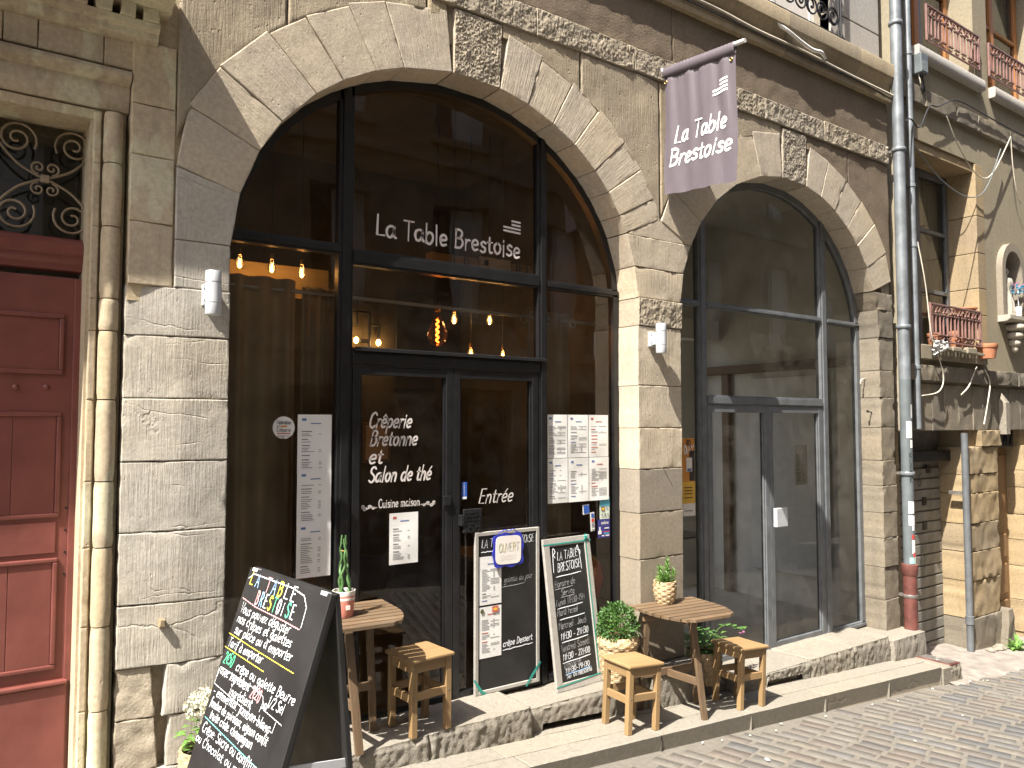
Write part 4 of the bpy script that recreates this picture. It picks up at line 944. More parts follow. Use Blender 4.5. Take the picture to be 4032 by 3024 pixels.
# windows
def rwin(x0, x1, z0, z1, fm, bars=2, deep=.34, st=.07, cm='curtain'):
    w = MB().box(x0, x0 + st, deep, deep + .07, z0, z1, .004).box(x1 - st, x1, deep, deep + .07, z0, z1, .004).box(x0 + st, x1 - st, deep + .002, deep + .07, z1 - st, z1, .004).box(x0 + st, x1 - st, deep + .002, deep + .07, z0, z0 + st, .004).build('window', fm, rh, local=False)
    cx = (x0 + x1) / 2; MB().box(cx - .05, cx + .05, deep - .01, deep + .06, z0 + st, z1 - st, .004).build('window_mullion', fm, w, local=False)
    for a, b in ((x0 + st, cx - .05), (cx + .05, x1 - st)):
        for k in range(1, bars): zc_ = z0 + (z1 - z0) * k / bars; MB().box(a, b, deep, deep + .05, zc_ - .022, zc_ + .022, .003).build('glazing_bar', fm, w, local=False)
        for k in range(bars): pane(rect(a, b, z0 + (z1 - z0) * k / bars, z0 + (z1 - z0) * (k + 1) / bars), deep + .03, w, S['glassold'])
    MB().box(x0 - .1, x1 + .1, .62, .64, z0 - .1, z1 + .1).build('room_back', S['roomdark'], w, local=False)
    n = 40; vs = []
    for i in range(n + 1):
        xx = cx + .06 + (x1 - cx - .1) * i / n; yy = deep + .12 + .02 * math.sin(i * 1.1)
        vs += [(xx, yy, z0 + .05), (xx, yy, z1 - .05)]
    MB().add(vs, [(2 * i, 2 * i + 2, 2 * i + 3, 2 * i + 1) for i in range(n)]).build('net_curtain', S[cm], w, smooth=80); return w
rwin(8.34, 9.86, 2.86, 5.02, S['greyframe'], 3, .34, cm='roomwhite')
for a, b in ((2.87, 3.3), (3.3, 3.62), (3.62, 4.05), (4.05, 4.5), (4.5, 5.13)):
    MB().box(9.86, 10.06, .012, .36, a + .003, b - .003, .006).build('reveal_stone', S['ochre'], rh, local=False)
for i, (a, b) in enumerate(((8.33, 8.7), (8.7, 9.1), (9.1, 9.5), (9.5, 9.87))): MB().box(a + .002, b - .002, .04, .36, 5.03, 5.135, .005).build('lintel_soffit_stone', S['ochre'], rh, local=False)
for x0, x1 in ((8.34, 9.92), (10.31, 11.94), (12.31, 13.89)):
    rwin(x0, x1, 6.2, 8.38, S['orangewood'], 2, .30, .09, 'roomwhite'); 
    run('window_sill', [(.3, 6.04), (-.05, 6.045), (-.06, 6.06), (-.06, 6.16), (-.05, 6.175), (.3, 6.18)], x0 + (.0 if x0 > 9 else .12), x1 + .12, S['greyplaster'], rh, 6, .001)
MB().box(8.36, 9.92, -.04, .3, 2.70, 2.86, .01).build('window_sill', S['plaster'], rh, local=False)
def railing(x0, x1, z0, z1, y, n):
    r = MB().box(x0, x1, y - .012, y + .012, z1 - .02, z1, .003).build('railing', S['railpaint'], rh, local=False)
    MB().box(x0, x1, y - .01, y + .01, z0, z0 + .016, .003).build('bottom_rail', S['railpaint'], r, local=False)
    for xx in (x0 + .012, x1 - .012): MB().box(xx - .012, xx + .012, y - .012, y + .012, z0, z1 - .02, .003).build('rail_post', S['railpaint'], r, local=False)
    H = z1 - z0; st = (x1 - x0) / n
    for i in range(n):
        cx = x0 + st * (i + .5)
        for dx in (-.22, .22): MB().tube([(cx + dx * st, y, z0 + H * .20), (cx + dx * st, y, z0 + H * .72)], .011, 7).build('baluster', S['railpaint'], r, local=False)
        MB().box(cx - st * .36, cx + st * .36, y - .012, y + .012, z0 + H * .70, z0 + H * .735, .002).build('baluster_cap', S['railpaint'], r, local=False)
        MB().box(cx - st * .36, cx + st * .36, y - .012, y + .012, z0 + H * .185, z0 + H * .215, .002).build('baluster_foot', S['railpaint'], r, local=False)
        MB().tube(arcpts((cx, y, z0 + H * .83), st * .27, -40, 220, 12), .010, 6).build('rail_scroll', S['railpaint'], r, local=False)
        MB().tube(arcpts((cx + st * .5, y, z0 + H * .84), st * .16, 180, 540, 10), .009, 6).build('rail_scroll', S['railpaint'], r, local=False)
        MB().tube(arcpts((cx, y, z0 + H * .17), st * .26, 200, 340, 8), .010, 6).build('rail_scroll', S['railpaint'], r, local=False)
    return r
railing(8.44, 9.62, 2.885, 3.305, -.10, 7)
railing(8.70, 9.99, 6.29, 6.72, -.02, 8); railing(10.24, 11.9, 6.29, 6.72, -.02, 9)
# niche with its stone frame
nf = MB(); n = 20; vs = []
for k in range(n + 3):
    if k == 0: a, b = (10.36, 3.34), (10.45, 3.34)
    elif k == n + 2: a, b = (11.02, 3.34), (10.93, 3.34)
    else:
        t = R(180 - 180 * (k - 1) / n); a = (10.69 + .33 * math.cos(t), 3.90 + .36 * math.sin(t)); b = (10.69 + .24 * math.cos(t), 3.90 + .26 * math.sin(t))
    vs += [(a[0], -.05, a[1]), (b[0], -.05, b[1]), (a[0], .04, a[1]), (b[0], .3, b[1])]
nf.add(vs, [q for k in range(n + 2) for q in ((4 * k, 4 * k + 1, 4 * k + 5, 4 * k + 4), (4 * k + 1, 4 * k + 3, 4 * k + 7, 4 * k + 5), (4 * k, 4 * k + 4, 4 * k + 6, 4 * k + 2))])
niche = nf.build('niche_frame', S['smooth'], rh, smooth=40)
MB().box(10.3, 11.1, .28, .32, 3.3, 4.2).build('niche_back', S['plaster'], niche, local=False)
run('niche_shelf', [(.28, 3.25), (-.08, 3.26), (-.12, 3.29), (-.12, 3.335), (.28, 3.345)], 10.36, 11.02, S['pier'], niche, 8, .006)
for r, z in ((.13, 3.20), (.10, 3.10), (.07, 3.01), (.04, 2.94)): MB().lathe([(r * .3, -.05), (r * .9, -.03), (r, 0), (r * .9, .03), (r * .4, .05)], 18).build('niche_corbel', S['pier'], niche, T(10.69, -.03, z), smooth=60)
# ------------------------------------------------------------------ house across the street (it is mirrored in the glass)
oh = thing('opposite_building', 'ochre and brown house across the street, mirrored in the arched windows', 'building')
YO = -8.0
ow = MB(); hol = [(x, x + 1.15, z, z + 2.1) for x in [-5.2 + 2.5 * k for k in range(16)] for z in (4.1, 7.5, 10.6)] + [(x, x + 1.7, -.3, 2.7) for x in [-5.4 + 3.2 * k for k in range(12)]]
wallholes(ow, -7, 38, -1.2, 13.6, YO - .5, YO, hol); ow.build('wall', plain('brown_plaster', (.30, .225, .13), .9, .25, 1.2, .002), oh)
for h in hol:
    w = MB().box(h[0], h[1], YO - .34, YO - .30, h[2], h[3]).build('window', S['glassold'], oh, local=False)
    MB().box(h[0] - .1, h[1] + .1, YO - .62, YO - .5, h[2], h[3]).build('window_back', S['roomdark'], w, local=False)
    for xx in (h[0], (h[0] + h[1]) / 2 - .03, h[1] - .06): MB().box(xx, xx + .06, YO - .32, YO - .26, h[2], h[3]).build('window_frame', S['white'] if h[2] > 3 else S['oldwoodz'], w, local=False)
    if h[2] > 3:
        MB().box(h[0] - .08, h[1] + .08, YO - .02, YO + .1, h[2] - .14, h[2]).build('window_sill', S['cornice'], oh, local=False)
        MB().box(h[0] + .6, h[1], YO - .25, YO - .22, h[2], h[3]).build('curtain', S['roomwhite'], w, local=False)
for z in (3.3, 6.9, 10.1): MB().box(-7, 38, YO - .01, YO + .12, z, z + .2).build('string_course', S['cornice'], oh, local=False)
# ------------------------------------------------------------------ pipes, lamps, banner
def pipe(label, segs, x, y, group=None):
    p = thing('drainpipe', label, 'drainpipe', T(x, y, segs[0][1]))
    for nm, z0, z1, r, mt in segs: MB().lathe([(r, z0), (r, z0 + (z1 - z0) * .33), (r * 1.001, z0 + (z1 - z0) * .66), (r, z1)], 22).build(nm, mt, p, T(x, y, 0), smooth=50)
    return p
px, py = 7.885, -.10
dp = pipe('tall zinc drainpipe between the arches and ochre house, its foot red-brown', [('pipe_foot', -.075, .50, .066, S['castiron']), ('pipe_length', .50, 2.46, .056, S['pvc']), ('pipe_length', 2.46, 9.3, .056, S['zinc'])], px, py)
MB().lathe([(.066, .47), (.076, .49), (.080, .55), (.078, .585), (.062, .59)], 22).build('pipe_socket', S['castiron'], dp, T(px, py, 0), smooth=50)
for z in (.27, 1.50, 3.0, 4.85, 6.2): MB().lathe([(.067, -.018), (.071, -.012), (.071, .012), (.067, .018)], 22).build('pipe_collar', S['zinc'] if z > 1 else S['metal'], dp, T(px, py, z), smooth=40)
for z in (.27, 1.50, 4.85): MB().box(px - .02, px + .02, py + .05, .03, z - .012, z + .012).build('pipe_bracket', S['metal'], dp, local=False)
def sticker(z0, z1, a0, a1, mat, lab, r=.0575, extra=None):
    n = 6; vs = []
    for i in range(n + 1):
        a = R(a0 + (a1 - a0) * i / n)
        for z in (z0, z1): vs += [(px + r * math.cos(a), py + r * math.sin(a), z), (px + (r + .001) * math.cos(a), py + (r + .001) * math.sin(a), z)]
    fs = [(4 * i + 1, 4 * i + 5, 4 * i + 7, 4 * i + 3) for i in range(n)]
    o = MB().add(vs, fs).build('sticker', mat, local=False); tag(o, lab, 'sticker', 'stickers on the drainpipe'); return o
CA = -118                                             # side of the pipe that faces the street corner
st = [(2.06, 2.20, -100, -70, 'white', 'tall white sticker highest on the grey drainpipe'), (1.86, 2.03, -150, -88, 'white', 'white sticker scribbled with black, high on the grey drainpipe'), (1.76, 1.84, -115, -85, 'potwhite', 'small white patterned sticker under the scribbled one on the drainpipe'),
      (1.10, 1.22, -150, -85, 'white', 'white sticker with a dark face drawing on the drainpipe'), (.98, 1.08, -150, -80, 'white', 'blank white square sticker on the drainpipe below the face drawing'),
      (.93, .975, -120, -90, 'white', 'small white diamond sticker on the drainpipe above a collar'), (.845, .885, -125, -95, 'redprint', 'small red sticker just under the drainpipe collar'), (.70, .835, -125, -85, 'potwhite', 'torn white sticker patch on the drainpipe below the red one'),
      (.66, .71, -112, -80, 'redprint', 'torn red and white sticker on the drainpipe'), (.585, .68, -95, -60, 'potwhite', 'white sticker wrapped round the edge of the drainpipe'),
      ]
def zpx(z): return z
for z0, z1, a0, a1, mt, lb in st: sticker(z0, z1, a0, a1, S[mt], lb)
sticker(.60 - .0, .66, -150, -100, S['mint'], 'white and mint sticker low on the grey drainpipe')
sc = MB()
def onpipe(mb, pts, w, r=.0582):                    # hand-drawn strokes on the pipe's curve
    vs = []; P = [Vector(p) for p in pts]; n = len(P)
    for i in range(n):
        t = P[min(i + 1, n - 1)] - P[max(i - 1, 0)]; t.normalize(); q = Vector((-t.y, t.x)) * w / 2
        for s_ in (1, -1):
            a = R(CA) + (P[i].x + q.x * s_) / r; vs.append((px + r * math.cos(a), py + r * math.sin(a), P[i].y + q.y * s_))
    mb.add(vs, [(2 * i, 2 * i + 1, 2 * i + 3, 2 * i + 2) for i in range(n - 1)])
for k in range(9): onpipe(sc, [(-.02 + .045 * rnd.random(), 1.88 + .12 * rnd.random()) for _ in range(3)], .006)
for i, ch in enumerate('KLERK'):
    for sm, q in G[ch][1]:
        P = [Vector((q[k], q[k + 1], 0)) for k in range(0, len(q), 2)]; P = smoothpts(P, 3) if sm else P
        onpipe(sc, [(-.012 + p.x * .0065, 1.66 - i * .062 + p.y * .006) for p in P], .006)
for k in range(5): onpipe(sc, [(-.01 + .04 * rnd.random(), 1.12 + .08 * rnd.random()) for _ in range(3)], .007)
sc.build('pen_scribble', S['iron'], dp)
dp2 = pipe('slim pale zinc pipe running up beside the tall drainpipe', [('pipe_length', 1.95, 9.3, .034, S['zinc'])], 8.235, -.045)
for z in (2.6, 3.9, 4.55, 6.0): MB().lathe([(.036, -.02), (.042, -.015), (.042, .015), (.036, .02)], 16).build('pipe_collar', S['zinc'], dp2, T(8.235, -.045, z), smooth=40)
MB().box(8.225, 8.245, -.02, .025, 4.53, 4.57).build('pipe_bracket', S['metal'], dp2, local=False)
dp3 = pipe('thin dark grey pipe against the ochre stone pier', [('pipe_length', -.57, 1.90, .036, S['greyframe'])], 9.29, -.03)
MB().lathe([(.037, -.05), (.045, -.045), (.045, .045), (.037, .05)], 16).build('pipe_collar', S['greyframe'], dp3, T(9.29, -.03, -.19), smooth=40)
MB().box(9.27, 9.31, .0, .15, 1.2, 1.24).build('pipe_bracket', S['metal'], dp3, local=False)
def wall_lamp(x, z, label, y0=0.0):
    l = thing('wall_lamp', label, 'wall lamp', T(x, y0, z), 'cylindrical wall lamps'); y = y0 - .105
    MB().box(x - .032, x + .032, y0 - .028, y0 + .01, z - .056, z + .056, .003).build('back_plate', S['alu'], l, T(0, 0, 0)) if False else MB().box(-.032, .032, -.028, .012, -.056, .056, .003).build('back_plate', S['alu'], l, T(x, y0, z))
    MB().box(-.022, .022, -.085, -.026, -.045, .045, .003).build('arm', S['alu'], l, T(x, y0, z))
    pr = [(.030, -.112), (.039, -.112), (.040, -.110), (.040, -.056), (.0375, -.055), (.0375, -.051), (.040, -.050), (.040, .050), (.0375, .051), (.0375, .055), (.040, .056), (.040, .110), (.039, .112), (.030, .112), (.029, .09)]
    MB().lathe(pr, 26).build('lamp_cylinder', S['alu'], l, T(x, y, z), smooth=45)
    for s in (-1, 1): MB().lathe([(.004, 0), (.003, .004)], 8).build('screw', S['iron'], l, Matrix.Translation((x - .024, y0 - .028, z + s * .03)) @ Matrix.Rotation(R(90), 4, 'X'))
wall_lamp(1.050, 2.672, 'pale aluminium up-down wall lamp on the pier next to the red door'); wall_lamp(4.322, 2.650, 'pale aluminium up-down wall lamp on the pier between the arches')
# banner
bn = thing('banner', 'purple satin banner hung from a white pole, lettered La Table Brestoise', 'banner', T(4.468, 0, 4.78))
MB().tube([(4.468, .01, 4.795), (4.468, -.80, 4.722)], .016, 14).build('pole', S['white'], bn, smooth=50)
MB().lathe([(.03, 0), (.03, .02), (.02, .03)], 14).build('pole_socket', S['alu'], bn, Matrix.Translation((4.468, .01, 4.795)) @ Matrix.Rotation(R(90), 4, 'X'))
def btop(y): return 4.795 + (4.722 - 4.795) * (-y) / .80
nu, nv = 60, 50; vs = []
y_in, y_out = -.03, -.715
def bpos(u, v):
    y = y_in + (y_out - y_in) * u; t = btop(y) + .014; b = 3.795 + (3.735 - 3.795) * u + .003 * math.sin(u * 19); z = b + (t - b) * v
    fall = (1 - v); w = .008 * math.sin(u * 24 + 2.2 * v + 1.3 * math.sin(v * 3)) * (.35 + .65 * v) + .009 * math.sin(u * 9 - 1.5 + v) * fall + .004 * math.sin(u * 41 + v * 2) * v
    if v > .90: w += (.018 - w) * (v - .9) * 10
    yy = y + .012 * math.sin(v * 7 + u * 2) * fall
    return Vector((4.468 + w * (1 if v <= .9 else 1), yy, z))
for i in range(nu + 1):
    for j in range(nv + 1): vs.append(bpos(i / nu, j / nv))
cl = MB().add(vs, [(i * (nv + 1) + j, (i + 1) * (nv + 1) + j, (i + 1) * (nv + 1) + j + 1, i * (nv + 1) + j + 1) for i in range(nu) for j in range(nv)])
cloth = cl.build('cloth', S['satin'], bn, smooth=80)
sl = MB(); vs = []
for i in range(41):
    u = i / 40; y = y_in + (y_out - y_in) * u; z = btop(y); pk = .004 * math.sin(u * 130)
    for k in range(9): a = 2 * math.pi * k / 8; vs.append((4.468 + (.024 + pk) * math.cos(a), y, z - .022 + (.045 + pk) * math.sin(a)))
sl.add(vs, [(i * 9 + k, (i + 1) * 9 + k, (i + 1) * 9 + k + 1, i * 9 + k + 1) for i in range(40) for k in range(8)]); sl.build('pole_sleeve', S['satin'], bn, smooth=80)
# printing that follows the cloth, on its street-left face
def onbanner(mb, src):
    vs = []
    for (a, b, c) in src.v:
        u = a; v = b; p = bpos(u, v); e = .01; du = bpos(min(u + e, 1), v) - bpos(max(u - e, 0), v); dv = bpos(u, min(v + e, 1)) - bpos(u, max(v - e, 0)); n = du.cross(dv).normalized()
        if n.x > 0: n = -n
        vs.append(p + n * .0035)
    mb.add(vs, src.f)
src = MB(); W_, H_ = .685, .985
def bl_(s, u0, v0, h, wid, rise):
    t = MB(); letters(t, s, 0, 0, h, .0185, .2, fit(s, h, wid), .02, 0, 4)
    src.add([(u0 + p[0] / W_, v0 + p[1] / H_ + rise * p[0] / W_, 0) for p in t.v], t.f)
bl_('La Table', .14, .385, .125, .50, .02); bl_('Brestoise', .08, .215, .125, .585, .02)
t = MB()
for k, (a, b) in enumerate(((0, 1), (0, 1), (.47, 1), (.47, 1))):
    for s in range(4): xa, xb = a + (b - a) * s / 4, a + (b - a) * (s + 1) / 4; t.add([(.70 + .20 * xa, .655 + .028 * k + .02 * xa, 0), (.70 + .20 * xb, .655 + .028 * k + .02 * xb, 0), (.70 + .20 * xb, .671 + .028 * k + .02 * xb, 0), (.70 + .20 * xa, .671 + .028 * k + .02 * xa, 0)], [(0, 1, 2, 3)])
pr2 = MB(); onbanner(pr2, t); pr2.build('emblem_bars', S['banner_white'], bn); pr_ = MB(); onbanner(pr_, src); pr_.build('banner_lettering', S['banner_white'], bn)
for u in (.03, .95): MB().tube(arcpts((0, 0, 0), .012, 0, 350, 12, 'xz'), .004, 6, True).build('eyelet', S['brass'], bn, Matrix.Translation(bpos(u, .885) + Vector((-.006, 0, 0))) @ Matrix.Rotation(R(90), 4, 'Z'))
# ------------------------------------------------------------------ paper and signs
def sheet(label, x0, x1, z0, z1, y, lines, logoc=None, title=None, group=None, seed=1, name='menu_sheet', M=None, curl=.004):
    o = thing(name, label, 'paper', T((x0 + x1) / 2, y, z0) if M is None else M, group); MM = FACE(x0, y, z0) if M is None else M
    w, h = x1 - x0, z1 - z0; rg = random.Random(seed); n = 6; vs = []
    cz = lambda a, b: curl * math.sin(a / w * 3.1) * math.sin(b / h * 6 + seed)
    for i in range(n + 1):
        for j in range(n + 1): a, b = w * i / n, h * j / n; vs.append((a, b, cz(a, b)))
    b = len(vs); vs += [(p[0], p[1], p[2] - .0008) for p in vs]
    fs = [(i * (n + 1) + j, (i + 1) * (n + 1) + j, (i + 1) * (n + 1) + j + 1, i * (n + 1) + j + 1) for i in range(n) for j in range(n)]; fs += [tuple(q + b for q in reversed(f)) for f in fs]
    MB().add(vs, fs).build('sheet', S['paper'], o, MM, smooth=80)
    tx = MB(); 
    def ln(a0, a1, z, t, mi=0):
        tx.cur = mi; k = 6
        v = []
        for i in range(k + 1): a = a0 + (a1 - a0) * i / k; v += [(a, z, cz(a, z) + .0012), (a, z + t, cz(a, z) + .0012)]
        tx.add(v, [(2 * i, 2 * i + 2, 2 * i + 3, 2 * i + 1) for i in range(k)]); tx.cur = 0
    z = h * .94
    if logoc: ln(w * .12, w * .25, z - .016, .014, logoc)
    if title is not None: ln(w * .38, w * .68, z - .035, .006, title)
    z -= .07
    while z > h * .08 and lines:
        if rg.random() < .22: z -= .012; ln(w * .12, w * rg.uniform(.3, .45), z, .0055, 1 if lines == 2 and rg.random() < .5 else 2 if lines == 3 else 0); z -= .014; continue
        ln(w * .12, w * rg.uniform(.3, .5), z, .0036)
        if rg.random() < .75: ln(w * .62, w * .70, z, .0036)
        if lines > 1 and rg.random() < .5: ln(w * .5, w * .9, z, .0036)
        z -= .0105
    tx.build('print', [S['ink'], S['inkblue'], S['inkred']], o, MM); return o
YG = GY - .010
for i, (z0, z1) in enumerate(((1.712, 2.057), (1.402, 1.728), (1.102, 1.418))):
    sheet(('upper', 'middle', 'lowest')[i] + ' white drinks list in the column of three taped inside-left of the glass', 1.628, 1.838, z0, z1, YG - i * .003, 1, 1, 1, 'drinks lists taped to the glass', i + 1)
names = (('top-row menu sheet nearest the door frame on the right pane', 'top-row menu sheet with blue heading in the middle of the block', 'top-row menu sheet with yellow picture, beside the stone jamb'), ('bottom-row menu sheet nearest the door frame on the right pane', 'bottom-row menu sheet in the middle of the block of six', 'bottom-row menu sheet beside the stone jamb, above the card stickers'))
for r_ in range(2):
    for c_ in range(3):
        x0 = 3.482 + c_ * .2005; z0 = 1.752 if r_ == 0 else 1.425
        sheet(names[r_][c_], x0, x0 + .198, z0, z0 + (.318 if r_ == 0 else .324), YG - .003 * (c_ + r_), 3 if c_ == 2 else 2, 2 if c_ == 2 and r_ == 0 else 1, 2 if c_ == 2 else 1, 'block of six menu sheets', 10 + r_ * 3 + c_)
sheet('single white notice on the closed left door leaf', 2.222, 2.425, 1.12, 1.44, .222, 1, 2, 1, None, 31, 'notice')
rs = thing('round_sticker', 'round white sticker lettered Fédération de la Crêperie on the glass', 'sticker', T(1.545, YG, 1.98))
MB().lathe([(.065, 0), (.065, .001)], 36).build('disc', S['white'], rs, Matrix.Translation((1.545, YG, 1.98)) @ Matrix.Rotation(R(90), 4, 'X'))
m = MB()
for s, z, h, wd in (('Fédération', 2.000, .023, .086), ('Crêperie', 1.955, .025, .084)): letters(m, s, 1.545 - wd / 2, z, h, .0035, 0, fit(s, h, wd))
letters(m, 'de la', 1.505, 1.985, .010, .0018, 0, .7); m.cur = 1; m.add([(1.507, 1.943, 0), (1.583, 1.943, 0), (1.583, 1.948, 0), (1.507, 1.948, 0)], [(0, 1, 2, 3)]); m.cur = 2
m.add([(1.545 + .022 * math.cos(a * .4), 1.988 + .005 * math.sin(a * .4), 0) for a in range(16)], [tuple(range(16))]); m.cur = 0
letters(m, 'Restaurateur de la', 1.507, 1.929, .007, .0016, 0, fit('Restaurateur de la', .007, .074)); letters(m, '2022', 1.532, 1.917, .009, .0016, 0, .8)
m.build('print', [S['ink'], S['redprint'], S['sign_orange']], rs, FACE(0, YG - .0025, 0))
def card(name, label, x0, x1, z0, z1, base, deco, cat='sticker', y=YG, rotd=0):
    M = FACE((x0 + x1) / 2, y, (z0 + z1) / 2) @ Matrix.Rotation(R(rotd), 4, 'Z'); o = thing(name, label, cat, M); w, h = x1 - x0, z1 - z0
    MB().box(-w / 2, w / 2, -h / 2, h / 2, -.0012, 0).build('backing', base, o, M)
    dk = 0
    for (a, b, c, d, mt) in deco:
        mb = MB()
        if isinstance(c, str): letters(mb, c, a * w, b * h, d[0], d[1], 0, d[2] if len(d) > 2 else .85)
        else: mb.add([(a * w, b * h, .0008), (c * w, b * h, .0008), (c * w, d * h, .0008), (a * w, d * h, .0008)], [(0, 1, 2, 3)])
        dk = dk + .0004; mb.build('print', S[mt], o, M @ Matrix.Translation((0, 0, .0008 + dk)))
    return o
card('card_sticker', 'square white and blue payment sticker lettered AMEX on the glass', 3.826, 3.890, 1.325, 1.398, S['white'], [(-.38, -.4, .45, .42, 'blueprint'), (-.28, .02, 'AM', (.022, .004), 'white'), (-.2, -.34, 'EX', (.022, .004), 'white')], rotd=3)
card('card_sticker', 'narrow white strip sticker with four payment marks on the glass', 3.902, 3.943, 1.196, 1.336, S['white'], [(-.3, .22, .35, .44, 'blueprint'), (-.3, -.02, .35, .15, 'redprint'), (-.3, -.25, .35, -.1, 'ink'), (-.3, -.44, .35, -.3, 'ink'), (-.2, -.41, .25, -.33, 'white')], rotd=3)
card('card_sticker', 'blue and pale green card sticker lettered CB on the glass', 3.996, 4.096, 1.278, 1.449, S['palegreen'], [(-.5, .08, .5, .5, 'cyan'), (-.34, .15, 'CB', (.045, .009, 1.0), 'white'), (-.36, -.14, -.02, .04, 'darkprint'), (-.3, -.11, -.06, .01, 'sign_yellow'), (.08, -.08, 'VISA', (.016, .003, .8), 'inkblue'), (-.34, -.35, -.2, -.26, 'ink'), (-.08, -.36, .1, -.24, 'ink'), (.25, -.36, .36, -.24, 'ink')])
card('card_sticker', 'purple-blue voucher sticker lettered sodexo under the CB card sticker', 3.976, 4.099, 1.138, 1.276, S['navy'], [(-.22, .24, 'sodexo', (.024, .004, .9), 'white'), (-.5, -.3, -.22, -.1, 'white'), (-.42, -.12, -.3, .1, 'white'), (.02, -.02, .4, .04, 'white'), (-.1, -.2, .45, -.16, 'redprint'), (-.05, -.3, .4, -.24, 'cyan'), (-.2, -.42, .0, -.36, 'white'), (.1, -.42, .4, -.36, 'white')])
card('push_sticker', 'narrow blue upright sticker lettered POUSSEZ beside the door lock', 2.757, 2.797, 1.50, 1.612, S['blueprint'], [(-.4, -.5, .4, -.36, 'white')] + [(-.16, .36 - k * .115, c, (.010, .002), 'white') for k, c in enumerate('POUSSEZ')], y=.226)
card('event_poster', 'orange and yellow event poster half hidden behind the pier', 4.90, 5.072, 1.235, 1.882, S['sign_orange'], [(-.5, -.5, .5, -.34, 'potwhite'), (-.5, -.34, .5, -.06, 'sign_yellow'), (.12, -.05, .48, .34, 'darkprint'), (-.1, .40, 'RO', (.05, .009), 'darkprint'), (-.28, .30, 'DAY', (.07, .013, .9), 'banner_white'), (-.12, .07, .3, .25, 'potwhite'), (-.04, .12, '25', (.055, .010, .9), 'darkprint'), (-.05, .075, .25, .11, 'inkblue'), (-.3, -.14, .3, -.13, 'darkprint'), (-.3, -.18, .3, -.17, 'darkprint'), (-.3, -.22, .3, -.21, 'darkprint'), (-.3, -.27, .3, -.26, 'darkprint'), (-.3, -.44, .3, -.43, 'ink')], 'poster', y=GY - .006)
# ------------------------------------------------------------------ blackboards
def chalkboard(label, bl, br, H, lean, fr, ft, rows, mats, extra=None, base=.207, name='chalkboard'):
    (xa, ya), (xb, yb) = bl, br; u = Vector((xb - xa, yb - ya, 0)); W = u.length; u.normalize(); n = Vector((u.y, -u.x, 0)); v = (Vector((0, 0, 1)) * math.cos(lean) - n * math.sin(lean)); M = basis((xa, ya, base), u, v)
    o = thing(name, label, 'blackboard', M)
    MB().box(fr * .6, W - fr * .6, fr * .6, H - fr * .6, -.012, .002).build('board', S['chalkb'], o, M)
    for nm, b in (('frame_side', (0, fr, 0, H)), ('frame_side', (W - fr, W, 0, H)), ('frame_rail', (fr, W - fr, 0, fr)), ('frame_rail', (fr, W - fr, H - fr, H))):
        MB().box(b[0], b[1], b[2], b[3], -.014, .010 if 'side' in nm else .009, .003).build(nm, S['framewood'], o, M)
    for (s, x, y, h, w, mi, tr, rise) in rows:
        mb = MB()
        if s.startswith('_'): ribbon(mb, [(x + (h) * k / 8, y + rise * h * k / 8 + (.0025 * math.sin(k * 2.4) if s == '_~' else .001 * math.sin(k))) for k in range(9)], w)
        elif s.startswith('('): ribbon(mb, [Vector(p) for p in smoothpts([Vector((a, b, 0)) for a, b in h], 5)] if False else [(p.x, p.y) for p in smoothpts([Vector((a, b, 0)) for a, b in h], 5)], w)
        else: letters(mb, s, x, y, h, w * .6, .12, tr, .05, rise, 3)
        mb.build('chalk_line' if s[0] != '_' else 'chalk_rule', mats[mi], o, M @ Matrix.Translation((0, 0, .004)))
    return o, M, W
cm = [S['chalkw'], S['chalkdim'], S['chalkp'], S['chalkb2']]
cb1, M1, W1 = chalkboard('wide white-framed blackboard with two printed sheets, propped against the door', (2.832, .182), (3.366, .178), 1.07, R(0), .026, .012,
    [('LA TABLE BRESTOiSE', .05, .965, .055, .0075, 0, fit('LA TABLE BRESTOiSE', .055, .44), .02), ('_~', .05, .935, .13, .006, 0, 1, .03), ('galette du jour', .235, .715, .042, .0055, 1, fit('galette du jour', .042, .24), .04), ('_', .21, .685, .2, .005, 1, 1, .05), ('crêpe Dessert', .225, .285, .044, .0095, 0, fit('crêpe Dessert', .044, .25), .05), ('_~', .225, .262, .25, .0065, 0, 1, .05)], cm, base=.206)
for i, (z0, z1) in enumerate(((.585, .905), (.235, .572))):
    sheet(('printed menu sheet taped high on the wide blackboard', 'printed menu sheet with round badge and picture taped low on the wide blackboard')[i], 0, .18, 0, z1 - z0, 0, 2 + i, None, 1 + i, 'sheets on the blackboard', 50 + i, M=M1 @ Matrix.Translation((.032, z0, .0045)), curl=.0015)
mb = MB(); mb.add([(.055 + .014 * math.cos(k * .4), .545 + .017 * math.sin(k * .4), 0) for k in range(16)], [tuple(range(16))]); mb.cur = 1; mb.box(.135, .185, .53, .57, 0, .0008); mb.cur = 2; mb.add([(.16 + .018 * math.cos(k * .4), .55 + .01 * math.sin(k * .4), .001) for k in range(16)], [tuple(range(16))])
pb = mb.build('printed_badge', [plain('olive_print', (.08, .09, .04), .7, .2, 90, 0), S['inkred'], S['sign_yellow']], cb1, M1 @ Matrix.Translation((0, 0, .0085)))
for pts_ in ([(-.004, .10), (.05, .02), (.085, .0)], [(.42, -.003), (.47, .06), (.535, .13)]):
    tp = MB(); ribbon(tp, pts_, .022); tp.build('green_tape', S['greentape'], cb1, M1 @ Matrix.Translation((0, 0, .0125)))
